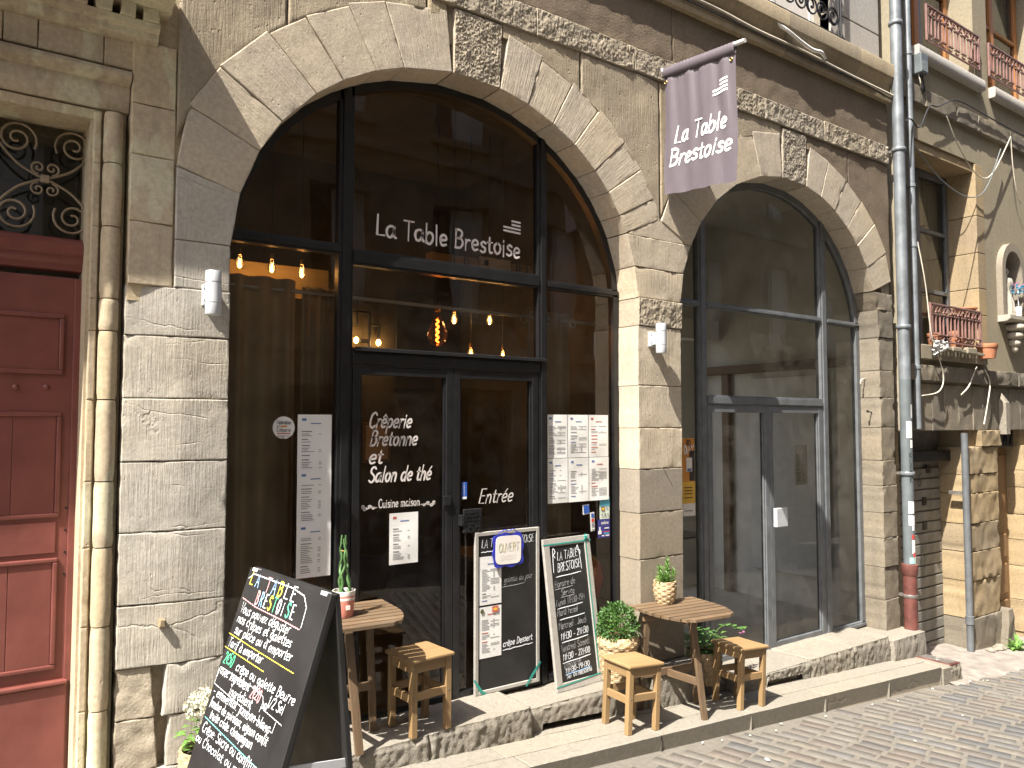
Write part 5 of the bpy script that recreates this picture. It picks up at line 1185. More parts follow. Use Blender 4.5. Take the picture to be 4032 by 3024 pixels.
cb2, M2, W2 = chalkboard('narrow tall white-framed blackboard with opening hours and green tape, on the threshold', (3.395, .015), (3.845, .035), 1.035, R(8.5), .055, .014,
    [('LA TABLE', .118, .880, .058, .0085, 0, fit('LA TABLE', .058, .20), .06), ('BRESTOISE', .112, .800, .060, .0085, 0, fit('BRESTOISE', .06, .225), .06), ('_', .095, .765, .24, .006, 0, 1, .06),
     ('Horaire de', .07, .695, .046, .0065, 1, fit('Horaire de', .046, .20), .06), ('_', .07, .680, .17, .0055, 1, 1, .06), ('Service', .125, .635, .042, .0065, 1, fit('Service', .042, .13), .06), ('_', .12, .622, .13, .005, 1, 1, .06),
     ('Lundi 11H30-15H', .068, .568, .042, .006, 1, fit('Lundi 11H30-15H', .042, .275), .06), ('_', .08, .548, .24, .006, 0, 1, .06), ('Mardi Fermé', .068, .498, .046, .006, 1, fit('Mardi Fermé', .046, .20), .06), ('_', .09, .472, .24, .006, 0, 1, .06),
     ('Mercredi . Jeudi', .07, .408, .048, .0062, 1, fit('Mercredi . Jeudi', .048, .27), .06), ('11H30 - 21H30', .078, .338, .044, .0075, 0, fit('11H30 - 21H30', .044, .27), .06), ('_', .09, .318, .25, .0065, 0, 1, .06),
     ('Vendredi Samedi', .072, .258, .048, .0062, 1, fit('Vendredi Samedi', .048, .275), .06), ('11H30 - 22H00', .08, .200, .042, .007, 0, fit('11H30 - 22H00', .042, .265), .06), ('_', .08, .182, .265, .0065, 0, 1, .06),
     ('Dimanche', .085, .150, .036, .0062, 1, fit('Dimanche', .036, .16), .06), ('11H30-19H30', .092, .114, .033, .0075, 0, fit('11H30-19H30', .033, .235), .06), ('_', .095, .103, .24, .006, 3, 1, .06), ('Tel: 0478850896', .095, .076, .026, .006, 0, fit('Tel: 0478850896', .026, .25), .05),
     ('(', 0, 0, [(.075, .80), (.082, .93), (.09, .965), (.105, .94), (.088, .92), (.10, .90)], .006, 0, 1, 0), ('(', 0, 0, [(.345, .80), (.338, .90), (.325, .97), (.318, .94), (.345, .93), (.34, .90)], .006, 0, 1, 0)], cm, base=.16)
for pts_ in ([(0, .995), (W2, .995)], [(W2 - .045, 1.04), (W2 - .045, .10)], [(0, .035), (W2, .06)]):
    tp = MB(); ribbon(tp, pts_, .014); tp.build('green_tape', S['greentape'], cb2, M2 @ Matrix.Translation((0, 0, .012)))
MB().tube([(W2 - .045 + .012 * math.cos(k), 1.02 + .012 * math.sin(k * 1.7), .016 + .004 * math.sin(k * 2.3)) for k in range(14)], .006, 6).build('tape_knot', S['greentape'], cb2, M2)
# OUVERT sign hung over the wide board
MO = M1 @ Matrix.Translation((.150, .845, .018)) @ Matrix.Rotation(R(-1), 4, 'Z')
sg = thing('open_sign', 'blue-edged white sign lettered OUVERT hanging over the wide blackboard', 'sign', MO)
def rrect(w, h, wave=0, n=60):
    o = []
    for k in range(n):
        a = 2 * math.pi * k / n; c, s = math.cos(a), math.sin(a); q = (abs(c) ** 6 + abs(s) ** 6) ** (-1 / 6); o.append((w / 2 + (w / 2 + wave * math.sin(k * .84)) * c * q, h / 2 + (h / 2 + wave * math.sin(k * .84)) * s * q))
    return o
def plate(poly, z0, z1):
    n = len(poly); return MB().add([(x, y, z0) for x, y in poly] + [(x, y, z1) for x, y in poly], [tuple(range(n - 1, -1, -1)), tuple(range(n, 2 * n))] + [(i, (i + 1) % n, (i + 1) % n + n, i + n) for i in range(n)])
plate([(x - .02, y - .018) for x, y in rrect(.25, .225, .006)], 0, .006).build('blue_edge', S['blueplastic'], sg, MO)
plate(rrect(.21, .19), .006, .009).build('white_face', S['potwhite'], sg, MO)
mb = MB()
for i, ch in enumerate('OUVERT'): mb.cur = i % 3; letters(mb, ch, .022 + i * .0285, .085 + i * .001, .055, .006, .05, .85)
mb.cur = 3
for k in range(3): ribbon(mb, [(.04, .055 - k * .013), (.17, .057 - k * .013)], .0018)
mb.build('hand_lettering', [plain('pale_green_pen', (.42, .48, .36), .8, .1, 9, 0), plain('pale_yellow_pen', (.58, .52, .3), .8, .1, 9, 0), plain('pale_grey_pen', (.45, .45, .46), .8, .1, 9, 0), S['chalkdim']], sg, MO @ Matrix.Translation((0, 0, .0105)))
MB().tube(smoothpts([(.02, .205, .004), (.07, .232, .006), (.105, .222, .012), (.14, .235, .006), (.19, .205, .004)], 5), .003, 6).build('ribbon_bow', S['blueplastic'], sg, MO)
# ------------------------------------------------------------------ sandwich board
TLx, TLy, TRx, TRy, TZ = 1.090, -.664, 1.164, -1.41, 1.36
Wb = math.hypot(TRx - TLx, TRy - TLy); ub = Vector((TRx - TLx, TRy - TLy, 0)).normalized(); nb_ = Vector((ub.y, -ub.x, 0))       # faces up the street
def brd(sgn, zbase):
    an = R(18) if sgn > 0 else R(5.5); v = Vector((0, 0, 1)) * math.cos(an) - nb_ * sgn * math.sin(an); return v
gz = ZS(.9) + .012
Lb = (TZ - gz) / math.cos(R(18))
vb = brd(1, gz); ob = Vector((TLx, TLy, TZ)) - vb * Lb
SB = thing('sandwich_board', 'black folding pavement board covered with coloured chalk writing', 'blackboard', T(1.12, -1.04, gz))
MBd = basis(ob, ub, vb)
MB().box(0, Wb, 0, Lb, -.022, 0, .003).build('front_board', S['chalkb'], SB, MBd)
for nm, a in (('front_frame', (0, .035, 0, Lb)), ('front_frame', (Wb - .035, Wb, 0, Lb)), ('front_frame', (.035, Wb - .035, Lb - .03, Lb))): MB().box(a[0], a[1], a[2], a[3], -.03, -.0215, .002).build(nm, S['black'], SB, MBd)
vb2 = brd(-1, gz); gz2 = ZS(1.3) + .012; Lb2 = (TZ - gz2) / math.cos(R(5.5)); ob2 = Vector((TRx, TRy, TZ)) - vb2 * Lb2 - nb_ * .036; MB2 = basis(ob2, -ub, vb2)
MB().box(0, Wb, 0, Lb2, -.022, 0, .003).build('back_board', S['chalkb'], SB, MB2)
for f in (.03, Wb - .08): 
    MB().box(f, f + .05, Lb - .012, Lb + .004, -.05, .002, .002).build('hinge', S['alu'], SB, MBd)
a = ob + ub * (Wb - .02) + vb * (Lb * .52) - nb_ * .02; b = ob2 + ub * -.02 + vb2 * (Lb2 * .50)
MB().beam(a, b, .006, .035).build('stay_bar', S['alu'], SB, T(0, 0, 0))
a = ob + ub * .02 + vb * (Lb * .52) - nb_ * .02; b = ob2 - ub * (Wb - .02) + vb2 * (Lb2 * .50); MB().beam(a, b, .006, .035).build('stay_bar', S['alu'], SB, T(0, 0, 0))
mb = MB(); Wd, y = Wb, Lb
def wave(pts, w, mi, amp=.004):
    mb.cur = mi; o = []
    for (x0, y0), (x1, y1) in zip(pts, pts[1:]):
        n = max(2, int(math.hypot(x1 - x0, y1 - y0) / .006))
        for k in range(n): t_ = k / n; o.append((x0 + (x1 - x0) * t_ + amp * .5 * math.sin(len(o) * 1.9), y0 + (y1 - y0) * t_ + amp * math.sin(len(o) * 1.9)))
    ribbon(mb, o, w)
def row(s, x, yy, h, wid, mi, w=.0042, slant=.22, rise=0): mb.cur = mi; letters(mb, s, x * Wd, Lb - yy, h, w, slant, wid * Wd / textw(s, h), .06, rise, len(s))
colr = [2, 5, 4, 5, 2, 0, 0]
xx = .07
KD, KH = 1.14, 1.22
V = lambda d: Lb - .012 - d * KD
row_ = row
def row(s, x, yy, h, *a): row_(s, x, yy * KD, h * KH, *a)
for i, ch in enumerate('LA'): row(ch, .055 + i * .08, .058, .042, .05, [2, 5][i], .0085, .05)
for i, ch in enumerate('TABLE'): row(ch, .275 + i * .08, .062, .047, .056, [4, 5, 2, 0, 0][i], .0085, .05)
for i, ch in enumerate('BRESTOiSE'): row(ch, .20 + i * .056, .118, .045, .04, [4, 5, 0, 2, 3, 0, 0, 3, 0][i], .0085, .05)
wave([(.03 * Wd, V(.03)), (.08 * Wd, V(.008)), (.60 * Wd, V(.010)), (.74 * Wd, V(.022)), (.795 * Wd, V(.055)), (.80 * Wd, V(.128))], .0038, 0, .002); wave([(.03 * Wd, V(.105)), (.22 * Wd, V(.118)), (.60 * Wd, V(.124)), (.80 * Wd, V(.13))], .0038, 4, .002)
for s, x0, x1, d, h in (('Vous pouvez déguster', .047, .70, .168, .034), ('nos crêpes et galettes', .047, .755, .206, .033), ('sur place ou à emporter', .06, .80, .246, .033), ('Tarif à emporter', .03, .50, .296, .031), ('crêpe ou galette Beurre', .22, .95, .360, .032), ('1/2 Sel', .69, .87, .402, .032), ('avec ingrédient', .04, .45, .398, .031), ('par', .63, .71, .420, .030), ('ingrédient', .228, .53, .441, .032),
    ('- emmental. jambon blanc', .035, .79, .474, .031), ('fondue de poireaux, oignon confit', .04, .80, .512, .029), ('truite crute. champignon', .085, .66, .549, .030), ('Crêpe: Sucre ou confiture', .04, .80, .602, .032), ('ou Chocolat ou miel', .0, .66, .644, .030)): row(s, x0, d, h, x1 - x0, 0, .0042)
row('2=50', .037, .357, .040, .13, 3, .0055); row('2=20', .475, .410, .038, .12, 4, .0055)
wave([(.0, V(.243)), (.5, V(.252))] if False else [(.0, V(.243)), (.45 * Wd, V(.254)), (.867 * Wd, V(.262))], .0032, 2, .0012); wave([(.0, V(.293)), (.558 * Wd, V(.304))], .0032, 2, .0012)
wave([(.02 * Wd, V(.40)), (.03 * Wd, V(.364)), (.45 * Wd, V(.366)), (.62 * Wd, V(.374)), (.67 * Wd, V(.41)), (.90 * Wd, V(.420))], .0026, 0, .0012); wave([(.015 * Wd, V(.37)), (.015 * Wd, V(.427)), (.5 * Wd, V(.446)), (.82 * Wd, V(.456)), (.83 * Wd, V(.416))], .0026, 0, .0012)
wave([(.03 * Wd, V(.545)), (.45 * Wd, V(.561)), (.877 * Wd, V(.577))], .0036, 6, .0012)
mb.build('chalk_writing', [S['chalkw'], S['chalkdim'], S['chalky'], S['chalkg'], S['chalkp'], S['chalkb2'], S['chalkc']], SB, MBd @ Matrix.Translation((0, 0, .0016)))
# ------------------------------------------------------------------ stools and tables
def make_stool(label):
    s = thing('stool', label, 'stool', I4, 'wooden stools'); w, d, h = .262, .262, .445
    st = MB(); n = 10; vs = []
    MB().box(-.152, .152, -.152, .152, h - .022, h, .008).build('seat', S['pinex'], s)
    for sx in (-1, 1):
        for sy in (-1, 1): MB().box(sx * .118 - .019, sx * .118 + .019, sy * .118 - .019, sy * .118 + .019, 0, h - .022, .003).build('leg', S['pinez'], s)
    for sy in (-1, 1): MB().box(-.099, .099, sy * .124 - .010, sy * .124 + .010, h - .082, h - .0225, .002).build('apron', S['pinex'], s); MB().box(-.099, .099, sy * .122 - .010, sy * .122 + .010, .205, .252, .002).build('stretcher', S['pinex'], s)
    for sx in (-1, 1): MB().box(sx * .124 - .010, sx * .124 + .010, -.099, .099, h - .082, h - .0225, .002).build('apron', S['piney'], s); MB().box(sx * .122 - .010, sx * .122 + .010, -.099, .099, .192, .239, .002).build('stretcher', S['piney'], s)
    for sx in (-1, 1):
        for z in (.23, h - .05): MB().lathe([(.006, 0), (.005, .0015)], 10).build('bolt', S['metal'], s, Matrix.Translation((sx * .118, -.137, z)) @ Matrix.Rotation(R(90), 4, 'X'))
    return s
stool = make_stool('pine stool under the left table, slatted shade on its seat, on the stone threshold')
def onpav(x, y, rz): return Matrix.Translation((x, y, ZP(x))) @ Matrix.Rotation(math.atan(.0615), 4, 'Y') @ Matrix.Rotation(rz, 4, 'Z')
stool_M = {0: T(2.285, -.062, .2075, R(4))}
copy_tree(stool, onpav(3.745, -.335, R(-4)), 'sunlit pine stool with clear seat, in front of the boxwood basket')
copy_tree(stool, onpav(4.855, -.352, R(-3)), 'pine stool on the pavement shaded by the right table, trailing flowers behind')
stool.matrix_basis = stool_M[0]
def make_table(label, H=.715):
    t = thing('folding_table', label, 'table', I4, 'half-round folding tables'); n = 8; D = .58; sw = D / n
    def hw(y): f = max(0, (-y / D - .4) / .6); return .305 * math.sqrt(1 - f * f * .66)
    for i in range(n):                                 # slats parallel to the wall, shorter towards the street
        y0 = -i * sw; y1 = y0 - sw + .012; ym = (y0 + y1) / 2
        poly = ([(-hw(y1) + .03, y1), (hw(y1) - .03, y1), (hw(y1), y1 + .025)] if i == n - 1 else [(-hw(y1), y1), (hw(y1), y1)]) + [(hw(ym) + .002, ym), (hw(y0), y0), (-hw(y0), y0), (-hw(ym) - .002, ym)]
        if i == n - 1: poly.append((-hw(y1), y1 + .025))
        q = len(poly); m = MB().add([(x, y, H - .018) for x, y in poly] + [(x, y, H) for x, y in poly], [tuple(range(q - 1, -1, -1)), tuple(range(q, 2 * q))] + [(k, (k + 1) % q, (k + 1) % q + q, k + q) for k in range(q)])
        m.build('slat', S['acaciax'], t)
    for x in (-.16, .16): MB().box(x - .015, x + .015, -.50, -.02, H - .048, H - .0185, .002).build('batten', S['acaciay'], t)
    MB().box(-.28, .28, -.16, -.135, H - .085, H - .0485, .002).build('apron', S['acaciax'], t)
    MB().beam((-.300, -.125, .0), (-.235, -.145, H - .05), .045, .022, (0, 1, 0)).build('leg', S['acaciaz'], t)
    MB().beam((.010, -.455, .0), (-.045, -.40, H - .02), .045, .024, (0, 1, 0)).build('leg', S['acaciaz'], t)
    MB().beam((.195, -.165, .0), (.170, -.150, H - .05), .042, .024, (0, 1, 0)).build('leg', S['acaciaz'], t)
    MB().beam((-.272, -.135, .26), (.182, -.16, .26), .020, .050).build('stretcher', S['acaciax'], t)
    MB().beam((-.06, -.15, .25), (-.012, -.43, .25), .020, .050).build('stretcher', S['acaciay'], t)
    return t
tb = make_table('half-round slatted table holding the pink-potted plant, against the black glazing')
copy_tree(tb, Matrix.Translation((4.36, -.035, ZP(4.35))) @ Matrix.Rotation(R(-7), 4, 'Z') @ Matrix.Scale(1.03, 4, (0, 0, 1)), 'half-round slatted table holding a small woven pot, against the stone pier')
tb.matrix_basis = T(1.86, .232, .2075, R(-5))
# ------------------------------------------------------------------ plants
def leaf(mb, p, d, up, L, W, bend=.25):
    d = Vector(d).normalized(); s = d.cross(Vector(up)); s = s.normalized() if s.length > 1e-4 else Vector((1, 0, 0)); n = s.cross(d); P = Vector(p)
    a, b, c = P + d * L * .45 + s * W / 2 + n * L * bend * .1, P + d * L * .45 - s * W / 2 + n * L * bend * .1, P + d * L - n * L * bend
    m = P + d * L * .5 - n * W * .12
    mb.add([P, a, m, b, c], [(0, 1, 2), (0, 2, 3), (1, 4, 2), (2, 4, 3)])
def basket(o, M, r0, r1, h, rows, cols, depth=.005, neck=None):
    pr = []; n = rows * 4
    for i in range(n + 1):
        f = i / n; r = r0 + (r1 - r0) * f + .012 * math.sin(f * 3.14)
        if neck and f > neck: r += .014 * math.sin((f - neck) / (1 - neck) * 3.14)
        pr.append((r, h * f))
    k = cols * 4
    b = MB(); b.lathe(pr, k, (0, 0, 0), lambda i, q, a, z: depth * math.sin(i * math.pi / 2) * math.copysign(1, math.sin(q * math.pi / 4 + (math.pi if (i // 4) % 2 else 0))) * abs(math.sin(q * math.pi / 4)) ** .5, cap=False)
    b.lathe([(r1 - .012, h - .03), (r1 - .01, h), (r1, h)], 30, cap=False); b.build('basket', S['wicker'], o, M, smooth=70)
    MB().lathe([(r1 - .008, h - .035), (.005, h - .03)], 24, cap=False).build('soil', S['soil'], o, M)
def ball(mb, c, rx, rz, n, L, W, rg, hem=-.2, fill=.35):
    for _ in range(n):
        z = rg.uniform(hem, 1); a = rg.uniform(0, 6.283); q = math.sqrt(max(0, 1 - z * z)); r = rg.uniform(fill, 1) ** .35 * (1 + .13 * fnoise(q * math.cos(a) * 2.2, q * math.sin(a) * 2.2, z * 2.2 + c[0]))
        d = Vector((q * math.cos(a), q * math.sin(a), z)); p = Vector(c) + Vector((d.x * rx, d.y * rx, d.z * rz)) * r
        dd = d + Vector((rg.uniform(-1, 1), rg.uniform(-1, 1), rg.uniform(-.4, 1))) * .9
        leaf(mb, p, dd, d + Vector((rg.uniform(-.6, .6), rg.uniform(-.6, .6), .6)), L * rg.uniform(.7, 1.2), W * rg.uniform(.7, 1.2))
rg = random.Random(5)
# boxwood in a tall basket on the threshold
bx_, by_ = 3.92, -.035
p1 = thing('potted_boxwood', 'round boxwood bush in a tall coiled straw basket by the pier', 'potted plant', T(bx_, by_, .166))
basket(p1, T(bx_, by_, .166), .112, .135, .32, 15, 22, .0045, .72)
f = MB(); ball(f, (0, 0, .37), .142, .175, 1700, .026, .016, rg, -.35); tag(f.build('foliage', S['box'], p1, T(bx_, by_, .166)), kind='stuff')
st_ = MB()
for k in range(10): a = k * .63; st_.tube([(.03 * math.cos(a), .03 * math.sin(a), .28), (.10 * math.cos(a), .10 * math.sin(a), .45)], .003, 5)
st_.build('stems', S['oldwoodz'], p1, T(bx_, by_, .166))
# small woven pot on the right table
ht = ZP(4.35) + .737
p2 = thing('potted_herb', 'small pale woven pot of spiky green plant on the right table', 'potted plant', T(4.335, -.105, ht))
basket(p2, T(4.335, -.105, ht), .062, .082, .165, 9, 14, .0042)
f = MB()
for (x, y, hh) in ((-.035, .01, .115), (.01, -.01, .17), (.045, .015, .12), (.0, .035, .09), (-.055, -.02, .07), (.05, -.03, .08), (.02, .0, .10), (-.02, -.035, .06)):
    for k in range(26):
        z = hh * (k / 25) ** 1.0; a = k * 2.4; el = .25 + .9 * k / 25
        leaf(f, (x * (1 + z * 2), y * (1 + z * 2), .15 + z), (math.cos(a) * math.cos(el), math.sin(a) * math.cos(el), math.sin(el)), (0, 0, 1), rg.uniform(.045, .065) * (1 - .25 * k / 25), .017, .15)
tag(f.build('foliage', S['leaf'], p2, T(4.335, -.105, ht)), kind='stuff')
# braided snake plant in a pink pot on the left table
ht0 = .2075 + .716
p3 = thing('potted_snake_plant', 'braided cylindrical snake plant in a pink and white striped pot', 'potted plant', T(1.80, -.06, ht0)); M3 = T(1.80, -.06, ht0)
MB().lathe([(.050, 0), (.053, .005), (.0615, .095)], 30).build('pot', S['pink'], p3, M3, smooth=40)
MB().lathe([(.0618, .0952), (.0625, .103), (.0626, .108)], 30).build('pot_stripe', S['potwhite'], p3, M3, smooth=40); MB().lathe([(.0622, .1085), (.0626, .119)], 30, cap=False).build('pot_band', S['pink'], p3, M3, smooth=40); MB().lathe([(.0628, .1192), (.0645, .128), (.0645, .145), (.060, .145), (.058, .12)], 30, cap=False).build('pot_rim', S['potwhite'], p3, M3, smooth=40)
MB().lathe([(.058, .125), (.004, .126)], 20, cap=False).build('soil', S['soil'], p3, M3)
for k in range(6):
    ph = k * 1.047; pts_ = []
    for i in range(15):
        z = .12 + .29 * i / 14; tw = 1.6 * math.sin(i / 14 * 6.5 + (0 if k % 2 else 3.14)) * .55; r = .030 - .016 * (i / 14) + .006 * math.sin(i * .9 + k); pts_.append((r * math.cos(ph + tw), r * math.sin(ph + tw), z + (.02 * (k % 3) if i == 14 else 0)))
    MB().tube(smoothpts(pts_, 2), [.0095 - .0045 * j / 28 for j in range(29)], 8).build('stalk', S['snake'], p3, M3, smooth=60)
MB().tube(arcpts((0, 0, .365), .019, 0, 350, 12, 'xy'), .0025, 6, True).build('tie_ring', S['brass'], p3, M3)
sq = MB().box(-.012, .012, -.0615, -.0575, .045, .068).build('pot_label', S['potwhite'], p3, M3)
# trailing plant with pink flower in a dark basket behind the second right stool
M4 = T(4.83, -.045, -.018)
p4 = thing('trailing_plant', 'trailing leafy plant with a pink flower in a dark basket behind the table', 'potted plant', M4)
basket(p4, M4, .115, .135, .25, 11, 18, .005)
f = MB()
for k in range(230):
    a = rg.uniform(0, 6.283); r = rg.uniform(0, .17); z = .25 + rg.uniform(0, .17) * (1 - r * 2.2)
    leaf(f, (r * math.cos(a), r * math.sin(a) * .8, z), (math.cos(a), math.sin(a), rg.uniform(-.3, .7)), (0, 0, 1), rg.uniform(.03, .06), rg.uniform(.022, .042), .25)
vine = smoothpts([(.05, -.02, .33), (.16, -.04, .41), (.28, -.05, .40), (.36, -.05, .36), (.44, -.04, .355), (.52, -.03, .345)], 5)
for i, p in enumerate(vine[5:22]): leaf(f, p, (math.cos(i * 2.1), math.sin(i * 2.1), .4), (0, 0, 1), .045, .036, .2)
tag(f.build('foliage', S['leaf2'], p4, M4), kind='stuff'); MB().tube(vine, .0025, 5).build('vine', S['leaf2'], p4, M4)
f = MB()
for k in range(9): a = k * .7; leaf(f, (.385, -.06, .335), (math.cos(a), math.sin(a), -.5 + .15 * k), (0, 0, 1), .032, .024, .3)
f.build('flower', S['flower'], p4, M4)
# hydrangea behind the sandwich board
hx, hy = .985, -.36; hz = ZP(hx)
p5 = thing('potted_hydrangea', 'white hydrangea in a straw basket on the pavement behind the black board', 'potted plant', T(hx, hy, hz)); M5 = T(hx, hy, hz)
basket(p5, M5, .085, .11, .36, 16, 18, .004)
f = MB()
for k in range(46):
    a = k * 2.4 + 1; r = .03 + .05 * (k % 4) / 3; leaf(f, (r * math.cos(a), r * math.sin(a), .35 + .003 * k), (math.cos(a), math.sin(a), rg.uniform(-.1, .8)), (0, 0, 1), rg.uniform(.045, .07), rg.uniform(.03, .045), .3)
tag(f.build('foliage', S['leaf'], p5, M5), kind='stuff')
f = MB()
for cx, cy, cz, rr in ((-.01, -.02, .545, .085), (.06, .03, .53, .07)):
    for k in range(330):
        z = rg.uniform(-.35, 1); a = rg.uniform(0, 6.283); q = math.sqrt(1 - z * z); d = Vector((q * math.cos(a), q * math.sin(a), z)); p = Vector((cx, cy, cz)) + d * rr * rg.uniform(.8, 1.05)
        leaf(f, p, d.cross(Vector((rg.uniform(-1, 1), rg.uniform(-1, 1), rg.uniform(-1, 1)))) + d * .4, d, .019, .015, .1)
tag(f.build('flower_heads', S['hyd'], p5, M5), kind='stuff')
MB().tube([(0, 0, .3), (-.01, -.02, .5)], .004, 6).tube([(0, 0, .3), (.05, .03, .5)], .004, 6).build('stems', S['leaf2'], p5, M5)
# weed at the foot of the ochre pier
wx, wy = 10.02, -.20; wz = ZS(wx) + .03
wd_ = thing('weed', 'bright green weed growing at the foot of the ochre pier', 'weed', T(wx, wy, wz)); f = MB()
for k in range(60):
    a = rg.uniform(0, 6.283); e = rg.uniform(.1, 1.2); leaf(f, (rg.uniform(-.08, .08), rg.uniform(-.05, .05), rg.uniform(-.02, .06)), (math.cos(a) * math.cos(e), math.sin(a) * math.cos(e), math.sin(e)), (0, 0, 1), rg.uniform(.06, .13), .035, .3)
tag(f.build('foliage', S['leaf'], wd_, T(wx, wy, wz)), kind='stuff')
# loose stones and crumbs by the pier foot
for k in range(12):
    x = rg.uniform(9.5, 9.95); s_ = rg.uniform(.02, .05); q = MB(); pr = [(.2 * s_, -.3 * s_), (s_, 0), (.8 * s_, .5 * s_), (.2 * s_, .7 * s_)]
    q.lathe(pr, 9, (0, 0, 0), lambda i, kk, a, z: s_ * .3 * fnoise(math.cos(a) * 2 + x * 9, math.sin(a) * 2, z * 9)); o = q.build('loose_stone', S['thresh'], None, T(x, -.07 - rg.uniform(0, .08), ZS(x) + .04), smooth=60); tag(o, 'pale loose stone in the rubble at the ochre pier foot', 'stone', 'rubble at the pier foot')
for k in range(18):
    x = rg.uniform(3.2, 9.5); y = -.58 - abs(rg.gauss(0, .12)) if k < 13 else rg.uniform(-1.6, -.7); s_ = rg.uniform(.004, .010)
    if k == 0: x, y, s_ = 4.33, -.99, .018
    o = MB().lathe([(s_, 0), (s_ * .9, .004), (s_ * .3, .006)], 7, (0, 0, 0), lambda i, kk, a, z: s_ * .35 * math.sin(a * 2 + k)).build('litter_scrap', S['white'] if k % 3 == 0 else S['hyd'], None, T(x, y, ZS(x) + .014, rg.uniform(0, 3)), smooth=0); tag(o, 'tiny pale scrap of litter lying on the setts', 'litter', 'litter along the kerb')
# drain cover at the end of the kerb
dc = thing('cover_plate', 'brown metal cover plate set in the pavement end', 'cover', onpav(7.80, -.38, 0)); Mdc = onpav(7.81, -.385, 0)
MB().box(-.10, .10, -.165, .165, -.03, .004, .004).build('plate', S['castiron'], dc, Mdc); MB().box(-.08, .08, -.145, .145, .004, .008, .003).build('lid', S['metal'], dc, Mdc)
MB().tube(arcpts((0, 0, .009), .05, 0, 350, 20, 'xy'), .004, 6, True).build('raised_ring', S['metal'], dc, Mdc)
step(7.70, 7.93, -.56, -.2, ZP(7.8) - .012, lambda x: ZS(x) - .06, .01, 'thresh', name='plate_kerb')
# ------------------------------------------------------------------ cables and bits on the walls
def cable(label, pts_, r, mat, group=None, name='cable', k=6): o = MB().tube(smoothpts(pts_, k), r, 6).build(name, mat, smooth=60, local=False); return tag(o, label, 'cable', group)
cable('dirty white cable running along under the cornice', [(3.2, -.062, 5.47), (4.2, -.062, 5.46), (5.0, -.064, 5.475), (5.6, -.068, 5.45), (6.3, -.064, 5.46), (7.0, -.066, 5.44), (7.86, -.08, 5.42)], .012, S['cablew'])
cable('thin dark cable running along the cornice foot', [(2.6, -.062, 5.43), (3.8, -.060, 5.425), (5.2, -.064, 5.43), (6.4, -.064, 5.41), (7.2, -.064, 5.42), (7.86, -.07, 5.38)], .007, S['cableb'])
cable('loose sagging white conduit hanging off the cornice', [(5.86, -.07, 5.60), (6.02, -.095, 5.555), (6.2, -.10, 5.51), (6.38, -.10, 5.485), (6.52, -.10, 5.50), (6.62, -.08, 5.475)], .016, S['white'])
cable('black cable looping from the drainpipe to the string course', [(7.93, -.15, 5.15), (8.15, -.10, 5.24), (8.35, -.09, 5.20), (8.62, -.07, 5.50), (8.85, -.06, 5.56), (9.3, -.06, 5.74), (10.0, -.06, 5.735), (10.7, -.06, 5.72), (12, -.06, 5.72)], .008, S['cableb'])
cable('long white cable drooping across the ochre house front', [(9.05, -.05, 5.50), (9.3, -.06, 5.2), (9.7, -.07, 4.95), (10.1, -.07, 5.02), (10.7, -.06, 5.62)], .0065, S['cablew'])
cable('grey cable sagging in front of the tall window', [(8.3, -.05, 5.0), (8.8, -.08, 4.72), (9.4, -.09, 4.62), (9.9, -.08, 4.8), (10.4, -.06, 5.4)], .0065, S['pvc'])
cable('thin white wire trailing from the window railing', [(8.30, -.06, 3.95), (8.36, -.10, 3.5), (8.42, -.12, 2.95), (8.62, -.10, 2.70), (8.72, -.09, 2.5), (8.62, -.08, 2.35), (8.3, -.05, 2.30)], .0065, S['cablew'])
cable('short white cord hanging below the window sill', [(9.58, -.06, 2.66), (9.45, -.06, 2.52), (9.35, -.06, 2.42), (9.2, -.05, 2.33)], .008, S['cablew'], 'cords hanging below the sill'); cable('longer white cord hanging down the lintel', [(9.78, -.06, 2.64), (9.9, -.06, 2.50), (9.85, -.06, 2.3), (9.74, -.05, 2.0)], .008, S['cablew'], 'cords hanging below the sill')
cable('white cable running down the string course to the edge', [(10.7, -.06, 5.62), (10.75, -.05, 5.3), (10.85, -.04, 5.0), (11.0, -.04, 4.8)], .0065, S['cablew'])
jb = thing('junction_box', 'grey ribbed junction box on the wall beside the slim pipe', 'junction box', T(8.5, -.01, 5.86))
MB().box(8.43, 8.58, -.09, .02, 5.84, 6.06, .008).build('case', S['pvc'], jb, local=False)
for k in range(8): MB().box(8.445 + k * .016, 8.452 + k * .016, -.095, -.088, 5.86, 5.97).build('rib', S['pvc'], jb, local=False)
MB().tube([(8.53, -.03, 6.06), (8.53, -.03, 6.16)], .016).build('inlet_pipe', S['cablew'], jb, local=False)
for k, (xx, dz) in enumerate(((8.46, .10), (8.50, .16), (8.54, .12))): MB().tube(smoothpts([(xx, -.04, 5.84), (xx + .02, -.05, 5.84 - dz), (xx + .06, -.03, 5.80 - dz)], 4), .007, 6).build('lead', S['cableb' if k else 'cablew'], jb, local=False)
bxs = thing('jamb_box', 'small grey metal box screwed to the sunlit stone jamb', 'box', T(4.175, .245, 1.41)); MB().box(4.158, 4.19, .225, .262, 1.375, 1.455, .004).build('case', S['greyframe'], bxs, local=False); MB().tube([(4.17, .24, 1.375), (4.172, .24, 1.355)], .008, 8).build('gland', S['iron'], bxs, local=False)
def hook(label, x, y, z):
    tag(MB().tube(smoothpts([(x, y, z), (x - .05, y, z - .005), (x - .09, y, z - .03), (x - .09, y, z - .06), (x - .06, y, z - .075)], 4), .006, 6).build('wire_hook', S['cablew'], local=False), label, 'hook')
hook('curled white wire end sticking out of the right jamb', 7.60, .16, 2.47)
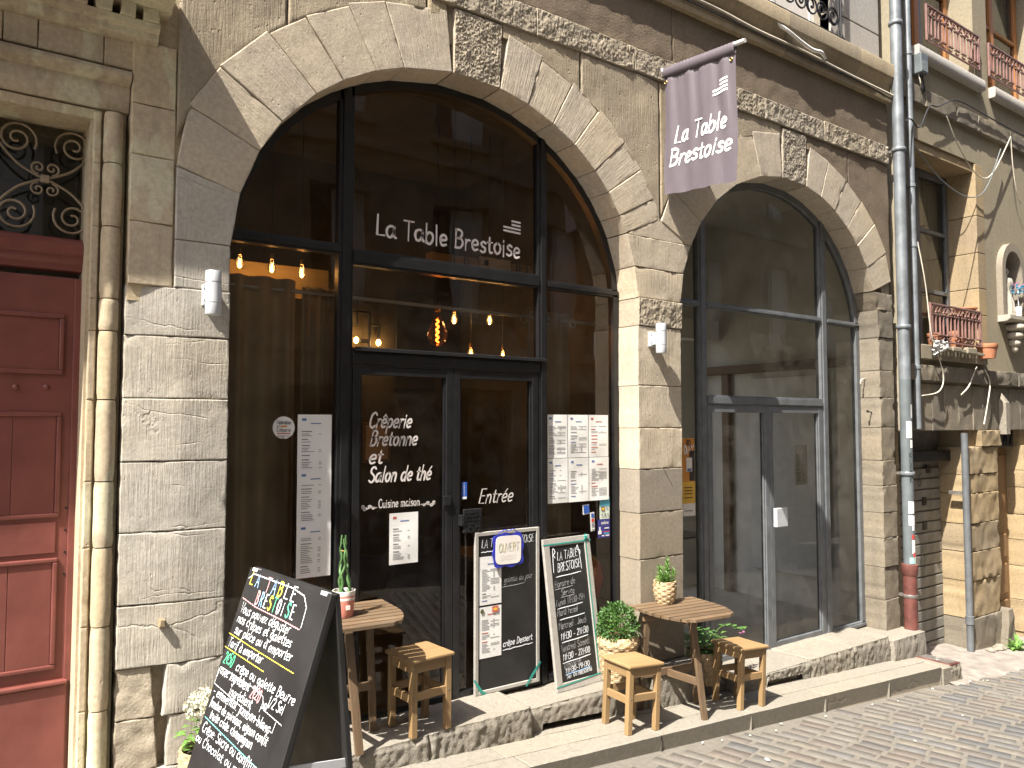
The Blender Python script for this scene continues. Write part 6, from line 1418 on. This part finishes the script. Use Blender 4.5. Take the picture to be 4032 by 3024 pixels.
tag(MB().tube([(7.60, .10, 2.12), (7.52, .10, 2.13)], .006, 6).tube([(7.52, .10, 2.118), (7.52, .10, 2.142)], .011, 8).build('iron_nail', S['iron'], local=False), 'dark iron nail in the right jamb of the grey window', 'nail')
tag(MB().tube([(4.44, .0, 1.665), (4.44, -.035, 1.672)], .004, 6).build('iron_nail', S['iron'], local=False), 'small nail in the joint of the pier between the arches', 'nail')
# pots and rag at the middle window
def tpot(label, x, y, z, r, h):
    o = thing('flowerpot', label, 'flowerpot', T(x, y, z), 'terracotta pots at the middle window'); MB().lathe([(r * .7, 0), (r * .93, h * .72)], 24).build('pot', S['terracotta'], o, T(x, y, z), smooth=40); MB().lathe([(r * .95, h * .70), (r, h * .74), (r, h), (r * .85, h), (r * .8, h * .8)], 24, cap=False).build('pot_rim', S['terracotta'], o, T(x, y, z), smooth=40); MB().lathe([(r * .84, h * .88), (.004, h * .88)], 16, cap=False).build('soil', S['soil'], o, T(x, y, z))
tpot('terracotta pot hung outside the end of the middle railing', 9.76, -.10, 2.765, .115, .17); tpot('terracotta pot standing inside the middle railing near its right end', 9.30, .02, 2.862, .10, .20); tpot('low terracotta pot inside the middle railing near its centre', 8.85, .05, 2.862, .09, .15); tpot('wide terracotta bowl high in the corner of the middle window', 9.74, .12, 3.32, .13, .06)
tag(MB().box(9.60, 9.86, .0, .34, 3.295, 3.318, .004).build('pot_shelf', S['oldwoodx'], local=False), 'small wooden shelf under the terracotta bowl in the window corner', 'shelf')
MB().box
rg2 = random.Random(3); f = MB(); vs = []; n = 14
for i in range(n):
    for j in range(n): u, v = i / (n - 1), j / (n - 1); vs.append((8.42 + .32 * u + .02 * fnoise(u * 5, v * 5), -.125 - .03 * fnoise(u * 6, v * 6, 3) - .01, 2.90 - (.16 * v) * (1 - .5 * u) + .03 * fnoise(u * 4, v * 3, 7)))
f.add(vs, [(i * n + j, (i + 1) * n + j, (i + 1) * n + j + 1, i * n + j + 1) for i in range(n - 1) for j in range(n - 1)]); tag(f.build('plastic_rag', S['white'], smooth=80, local=False), 'crumpled white plastic tied to the foot of the middle railing', 'rag')
tag(MB().beam((8.75, -.11, 2.83), (9.62, -.12, 2.80), .03, .03).box(8.86, 9.05, -.14, -.06, 2.80, 2.85, .01).box(9.18, 9.40, -.15, -.06, 2.79, 2.86, .01).build('weathered_planter_edge', S['plaster'], local=False), 'broken pale planter edge lying along the middle sill', 'planter')
# statue and flowers in the niche
stt = thing('niche_statue', 'pale robed stone statuette standing inside the wall niche', 'statue', T(10.70, .06, 3.345)); Ms = T(10.70, .06, 3.345)
pr = [(.10, 0), (.10, .03), (.085, .035), (.09, .12), (.075, .25), (.062, .36), (.075, .43), (.06, .49), (.028, .515), (.026, .53), (.042, .56), (.044, .59), (.030, .625), (.006, .64)]
MB().lathe([(r * (1 if z < .5 else 1), z * .98) for r, z in pr], 28, (0, 0, 0), lambda i, k, a, z: (.010 * math.sin(a * 9 + z * 6) if z < .42 else 0) + (.03 * abs(math.cos(a)) if .36 < z < .49 else 0)).build('robed_figure', S['pier'], stt, Ms, smooth=60)
bq = thing('flower_bunch', 'bunch of bright blue and pink artificial flowers in the niche', 'flowers', T(10.76, -.06, 3.345)); f = MB(); f2 = MB()
for k in range(70):
    a = rg.uniform(0, 6.283); z = rg.uniform(-.5, 1); p = Vector((.06 * math.cos(a), .05 * math.sin(a), .33 + .05 * z)); leaf(f if k % 4 else f2, p + (Vector((.07, 0, .03)) if k % 4 == 0 else Vector()), (math.cos(a), math.sin(a), z), (0, 0, 1), .05, .035, .2)
f.build('blue_flowers', S['blueflower'], bq, T(10.76, -.06, 3.345)); f2.build('pink_flowers', S['flower'], bq, T(10.76, -.06, 3.345)); MB().tube([(0, 0, 0), (0, 0, .33)], .006, 6).lathe([(.03, 0), (.04, .1), (.03, .12)], 14).build('vase', S['white'], bq, T(10.76, -.06, 3.345))
# white bracket post on the lintel
tag(MB().box(10.26, 10.36, -.08, .0, 1.88, 2.26).add([(10.26, -.08, 2.26), (10.36, -.08, 2.26), (10.36, 0, 2.26), (10.26, 0, 2.26), (10.30, -.02, 2.38)], [(0, 1, 4), (1, 2, 4), (2, 3, 4), (3, 0, 4)]).build('lintel_post', S['thresh'], local=False), 'pale pointed stone post standing proud of the lintel by the brown door', 'post')
# ------------------------------------------------------------------ inside the restaurant
def curtain(label, x0, x1, y, z0, z1, folds, mat='curtain', seed=1):
    n = int(folds * 14); vs = []; m = 8
    for i in range(n + 1):
        u = i / n; ph = u * folds * 6.283
        for j in range(m + 1): v = j / m; vs.append((x0 + (x1 - x0) * u + .012 * math.sin(ph * .5 + v), y + .035 * math.sin(ph + .4 * math.sin(v * 3)) * (1 - .2 * v), z0 + (z1 - z0) * v))
    return tag(MB().add(vs, [(i * (m + 1) + j, (i + 1) * (m + 1) + j, (i + 1) * (m + 1) + j + 1, i * (m + 1) + j + 1) for i in range(n) for j in range(m)]).build('curtain', S[mat], smooth=80, local=False), label, 'curtain', 'curtains')
curtain('brown curtain with wide folds behind the left pane', 1.24, 1.72, .50, .3, 2.90, 3.2); curtain('darker narrow-folded curtain end beside the left mullion', 1.74, 2.0, .52, .3, 2.87, 4); curtain('brown curtain behind the right pane above the menus', 3.50, 3.90, .50, .3, 2.87, 2.6)
tag(MB().tube([(1.10, .50, 2.835), (4.30, .50, 2.81)], .012, 10).build('curtain_rod', S['alu'], local=False), 'thin metal curtain rod crossing behind the panes', 'curtain rod')
for xx in (3.48, 3.72, 3.96):
    tag(MB().tube(arcpts((xx, .50, 2.80), .032, 0, 350, 14, 'xz'), .006, 6, True).build('curtain_ring', S['alu'], local=False), 'shiny metal ring on the curtain rod by the right pane', 'curtain ring', 'curtain rings')
bm_ = tag(MB().box(2.7, 3.75, .56, .64, 3.155, 3.225, .006).build('wooden_batten', wood_mat('yellow_wood', (.42, .25, .07), (.34, .19, .05), 0), local=False), 'yellow wooden batten behind the transom under the lettering', 'batten')
el = thing('emergency_light', 'white emergency light unit fixed on the yellow batten', 'lamp', T(3.24, .53, 3.15)); MB().box(3.10, 3.37, .52, .56, 3.15, 3.235, .006).build('case', S['potwhite'], el, local=False); MB().box(3.13, 3.16, .51, .522, 3.17, 3.21).build('switch', S['iron'], el, local=False)
for xx in (2.86, 2.89, 2.98, 3.01, 3.45, 3.48, 3.55): tag(MB().tube(arcpts((xx, .60, 3.19), .055, 0, 350, 14, 'xz') if False else [(xx + .004 * math.sin(a), .60 + .05 * math.cos(a), 3.19 + .046 * math.sin(a)) for a in [k * .42 for k in range(15)]], .004, 5, True).build('cable_loop', S['cableb'], local=False), 'black cable loop wound round the yellow batten', 'cable', 'cable loops')
def bulb(label, x, y, z, r=.030, top=4.5, power=2.2, spiral_=False, group='hanging filament bulbs', sc=1.0):
    b = thing('hanging_bulb', label, 'light bulb', T(x, y, z), group)
    prf = [(.004, -1.9), (.45, -1.75), (.85, -1.3), (1.0, -.7), (.95, -.1), (.7, .6), (.48, 1.2), (.42, 1.6)]
    if spiral_: prf = [(.01, -1.35), (.5, -1.2), (.85, -.8), (1.0, -.2), (.95, .3), (.6, 1.1), (.36, 1.7), (.3, 2.2)]
    MB().lathe([(a * r, c * r) for a, c in prf], 22, cap=False).build('glass', S['amber'], b, T(x, y, z), smooth=60)
    zt = prf[-1][1] * r; MB().lathe([(.45 * r, zt), (.45 * r, zt + r), (.3 * r, zt + 1.5 * r)] if not spiral_ else [(.32 * r, zt), (.3 * r, zt + .7 * r), (.1 * r, zt + 1.0 * r)], 14).build('socket', S['brass'], b, T(x, y, z), smooth=40)
    MB().tube([(0, 0, zt + r), (0, 0, top - z)], .004, 6).build('cord', S['cableb'], b, T(x, y, z))
    if spiral_:
        for s_ in (1, -1): MB().tube([(.15 * r * math.cos(s_ * k * .45), .15 * r * math.sin(s_ * k * .45), r * (-.95 + k * .038)) for k in range(62)], .0022, 5).build('filament', S['filbig'], b, T(x, y, z))
    else:
        for k in range(4): a = k * 1.57; MB().tube([(.25 * r * math.cos(a), .25 * r * math.sin(a), -1.1 * r), (.12 * r * math.cos(a), .12 * r * math.sin(a), .5 * r)], .0022, 5).build('filament', S['fil'], b, T(x, y, z))
    L = bpy.data.objects.new('bulb_glow', bpy.data.lights.new('bulb_glow', 'POINT')); L.data.energy = power * .4; L.data.color = (1, .66, .33) if not spiral_ else (1, .3, .06); L.data.shadow_soft_size = .02
    place(L, b, T(x, y, z - .2 * r)); return b
bulb('big pear-shaped amber bulb with glowing orange spiral filament', 3.185, 1.3, 2.745, .082, 4.5, 1.2, True, None)
for nm, x, y, z in (('small lit filament bulb hanging right beside the big amber bulb', 3.345, 1.3, 2.885), ('lit filament bulb hanging next to the dark wall panel', 3.70, 1.3, 2.905), ('lower filament bulb just above the door transom', 3.51, 1.3, 2.60), ('lower filament bulb above the transom near the curtain', 3.84, 1.3, 2.605)): bulb(nm, x, y, z, .028)
for i, (x, z) in enumerate(((1.425, 3.06), (1.63, 3.055), (1.83, 3.045))): bulb(('first', 'second', 'third')[i] + ' lit bulb from the pier in the row above the left curtain', x, .75, z - .03, .026, 4.5, 1.0)
tag(MB().box(1.0, 2.1, .95, 1.0, 2.86, 3.08, .004).build('pelmet_board', wood_mat('lit_board', (.36, .29, .15), (.30, .23, .11), 0), local=False), 'ochre board behind the row of bulbs above the left curtain', 'board')
pl_ = thing('pipe_lamp', 'black plumbing-pipe wall lamp with three small lit bulbs', 'lamp', T(3.15, 2.86, 2.75)); P_ = S['iron']; yy = 2.84
for ps in ([(3.04, yy, 3.42), (3.04, yy, 3.10), (3.16, yy, 3.10), (3.30, yy, 3.10)], [(3.16, yy, 3.22), (3.16, yy, 2.98), (3.06, yy, 2.98)], [(3.30, yy, 3.10), (3.30, yy, 2.66)], [(3.30, yy, 2.82), (3.20, yy, 2.82)], [(3.30, yy, 2.98), (3.40, yy, 2.98), (3.40, yy, 2.86)]): MB().tube(ps, .018, 8).build('pipe', P_, pl_, local=False)
for (x, z) in ((3.04, 2.98), (3.16, 2.82), (3.40, 2.81)):
    MB().lathe([(.006, -.028), (.022, -.012), (.024, .01), (.012, .032)], 14).build('bulb', S['fil'], pl_, T(x, yy, z), smooth=60)
    L = bpy.data.objects.new('bulb_glow', bpy.data.lights.new('bulb_glow', 'POINT')); L.data.energy = .8; L.data.color = (1, .55, .2); L.data.shadow_soft_size = .03; place(L, pl_, T(x, yy - .07, z))
MB().lathe([(.05, 0), (.05, .012)], 16).build('dial', P_, pl_, Matrix.Translation((3.42, 2.88, 2.62)) @ Matrix.Rotation(R(90), 4, 'X'))
tag(MB().box(3.60, 4.05, 2.84, 2.89, 2.35, 3.35, .004).build('wall_slate', S['chalkb'], local=False), 'large dark slate on the far wall behind the bulbs', 'slate')
for i, (x0, x1, z0, z1) in enumerate(((3.25, 3.55, 1.62, 2.02), (2.2, 2.5, 1.6, 2.0))):
    pf = thing('picture_frame', ('dim framed picture on the far wall behind the right door leaf', 'dim framed picture on the far wall behind the left door leaf')[i], 'picture', T((x0 + x1) / 2, 2.89, z0)); MB().box(x0, x1, 2.86, 2.895, z0, z1, .004).build('frame', S['oldwoodx'], pf, local=False); MB().box(x0 + .03, x1 - .03, 2.853, 2.861, z0 + .03, z1 - .03).build('print', S['curtain'], pf, local=False)
def dtable(label, x, y):
    o = thing('dining_table', label, 'table', T(x, y, .166), 'dining tables inside'); MB().box(-.35, .35, -.3, .3, .70, .73, .004).build('table_top', S['oldwoodx'], o, T(x, y, .166))
    for sx in (-1, 1):
        for sy in (-1, 1): MB().box(sx * .3 - .02, sx * .3 + .02, sy * .25 - .02, sy * .25 + .02, 0, .7).build('leg', S['oldwoodz'], o, T(x, y, .166))
dtable('dark dining table behind the left pane', 1.55, 1.6); dtable('dark dining table behind the right pane', 3.85, 1.5)
tag(MB().lathe([(.02, 0), (.10, .05), (.13, .18), (.11, .30), (.05, .36), (.02, .37)], 20).build('red_balloon_vase', S['redprint'], None, T(4.02, .42, .62), smooth=60), 'red rounded vase standing behind the right pane', 'vase')
tag(MB().box(3.85, 4.25, .32, .56, .166, .62, .006).build('window_chest', S['oldwoodx'], local=False), 'low wooden chest behind the right pane under the red vase', 'chest')
# ------------------------------------------------------------------ inside the empty room on the right
tag(MB().box(7.79, 7.845, .75, 1.75, .3, 2.55, .006).build('white_panel', S['white'], local=False), 'tall white panel leaning on the side wall of the empty room', 'panel')
tag(MB().box(7.72, 7.848, .4, 2.5, 2.62, 2.72, .006).build('wall_ledge', S['oldwoody'], local=False), 'brown ledge running along the side wall of the empty room', 'ledge')
tag(MB().box(4.55, 7.8, 2.2, 2.4, 3.05, 3.3, .006).build('ceiling_beam', S['roomwhite'], local=False), 'pale boxed beam crossing the empty room', 'beam')
tag(MB().beam((5.6, 1.6, 2.72), (6.6, 2.2, 3.05), .04, .05).beam((5.6, 1.6, 2.60), (6.6, 2.2, 2.80), .03, .04).tube([(6.6, 2.2, 2.7), (6.6, 2.2, 3.06)], .02).build('black_bracket', S['iron'], local=False), 'black angled metal bracket hanging from the beam', 'bracket')
gt = thing('glass_table', 'low glass-topped table inside the empty room', 'table', T(5.9, 1.4, -.05)); MB().box(5.5, 6.3, 1.1, 1.7, .86, .875).build('glass_top', S['glassold'], gt, local=False)
for xx in (5.54, 6.26):
    for y_ in (1.14, 1.66): MB().tube([(xx, y_, -.055), (xx, y_, .86)], .012, 8).build('leg', S['metal'], gt, local=False)
tag(MB().box(5.6, 5.85, 1.2, 1.24, .876, 1.28, .004).build('dark_picture', S['chalkb'], local=False), 'dark framed picture propped on the glass table', 'picture')
sheet('framed white notice on the right grey door leaf', 6.50, 6.70, 1.42, 1.80, .252, 1, None, None, None, 77, 'notice')
tag(MB().box(7.77, 7.84, 2.05, 2.15, -.05, 2.62).build('dark_post', S['oldwoodz'], local=False), 'dark upright post at the side wall of the empty room', 'post')
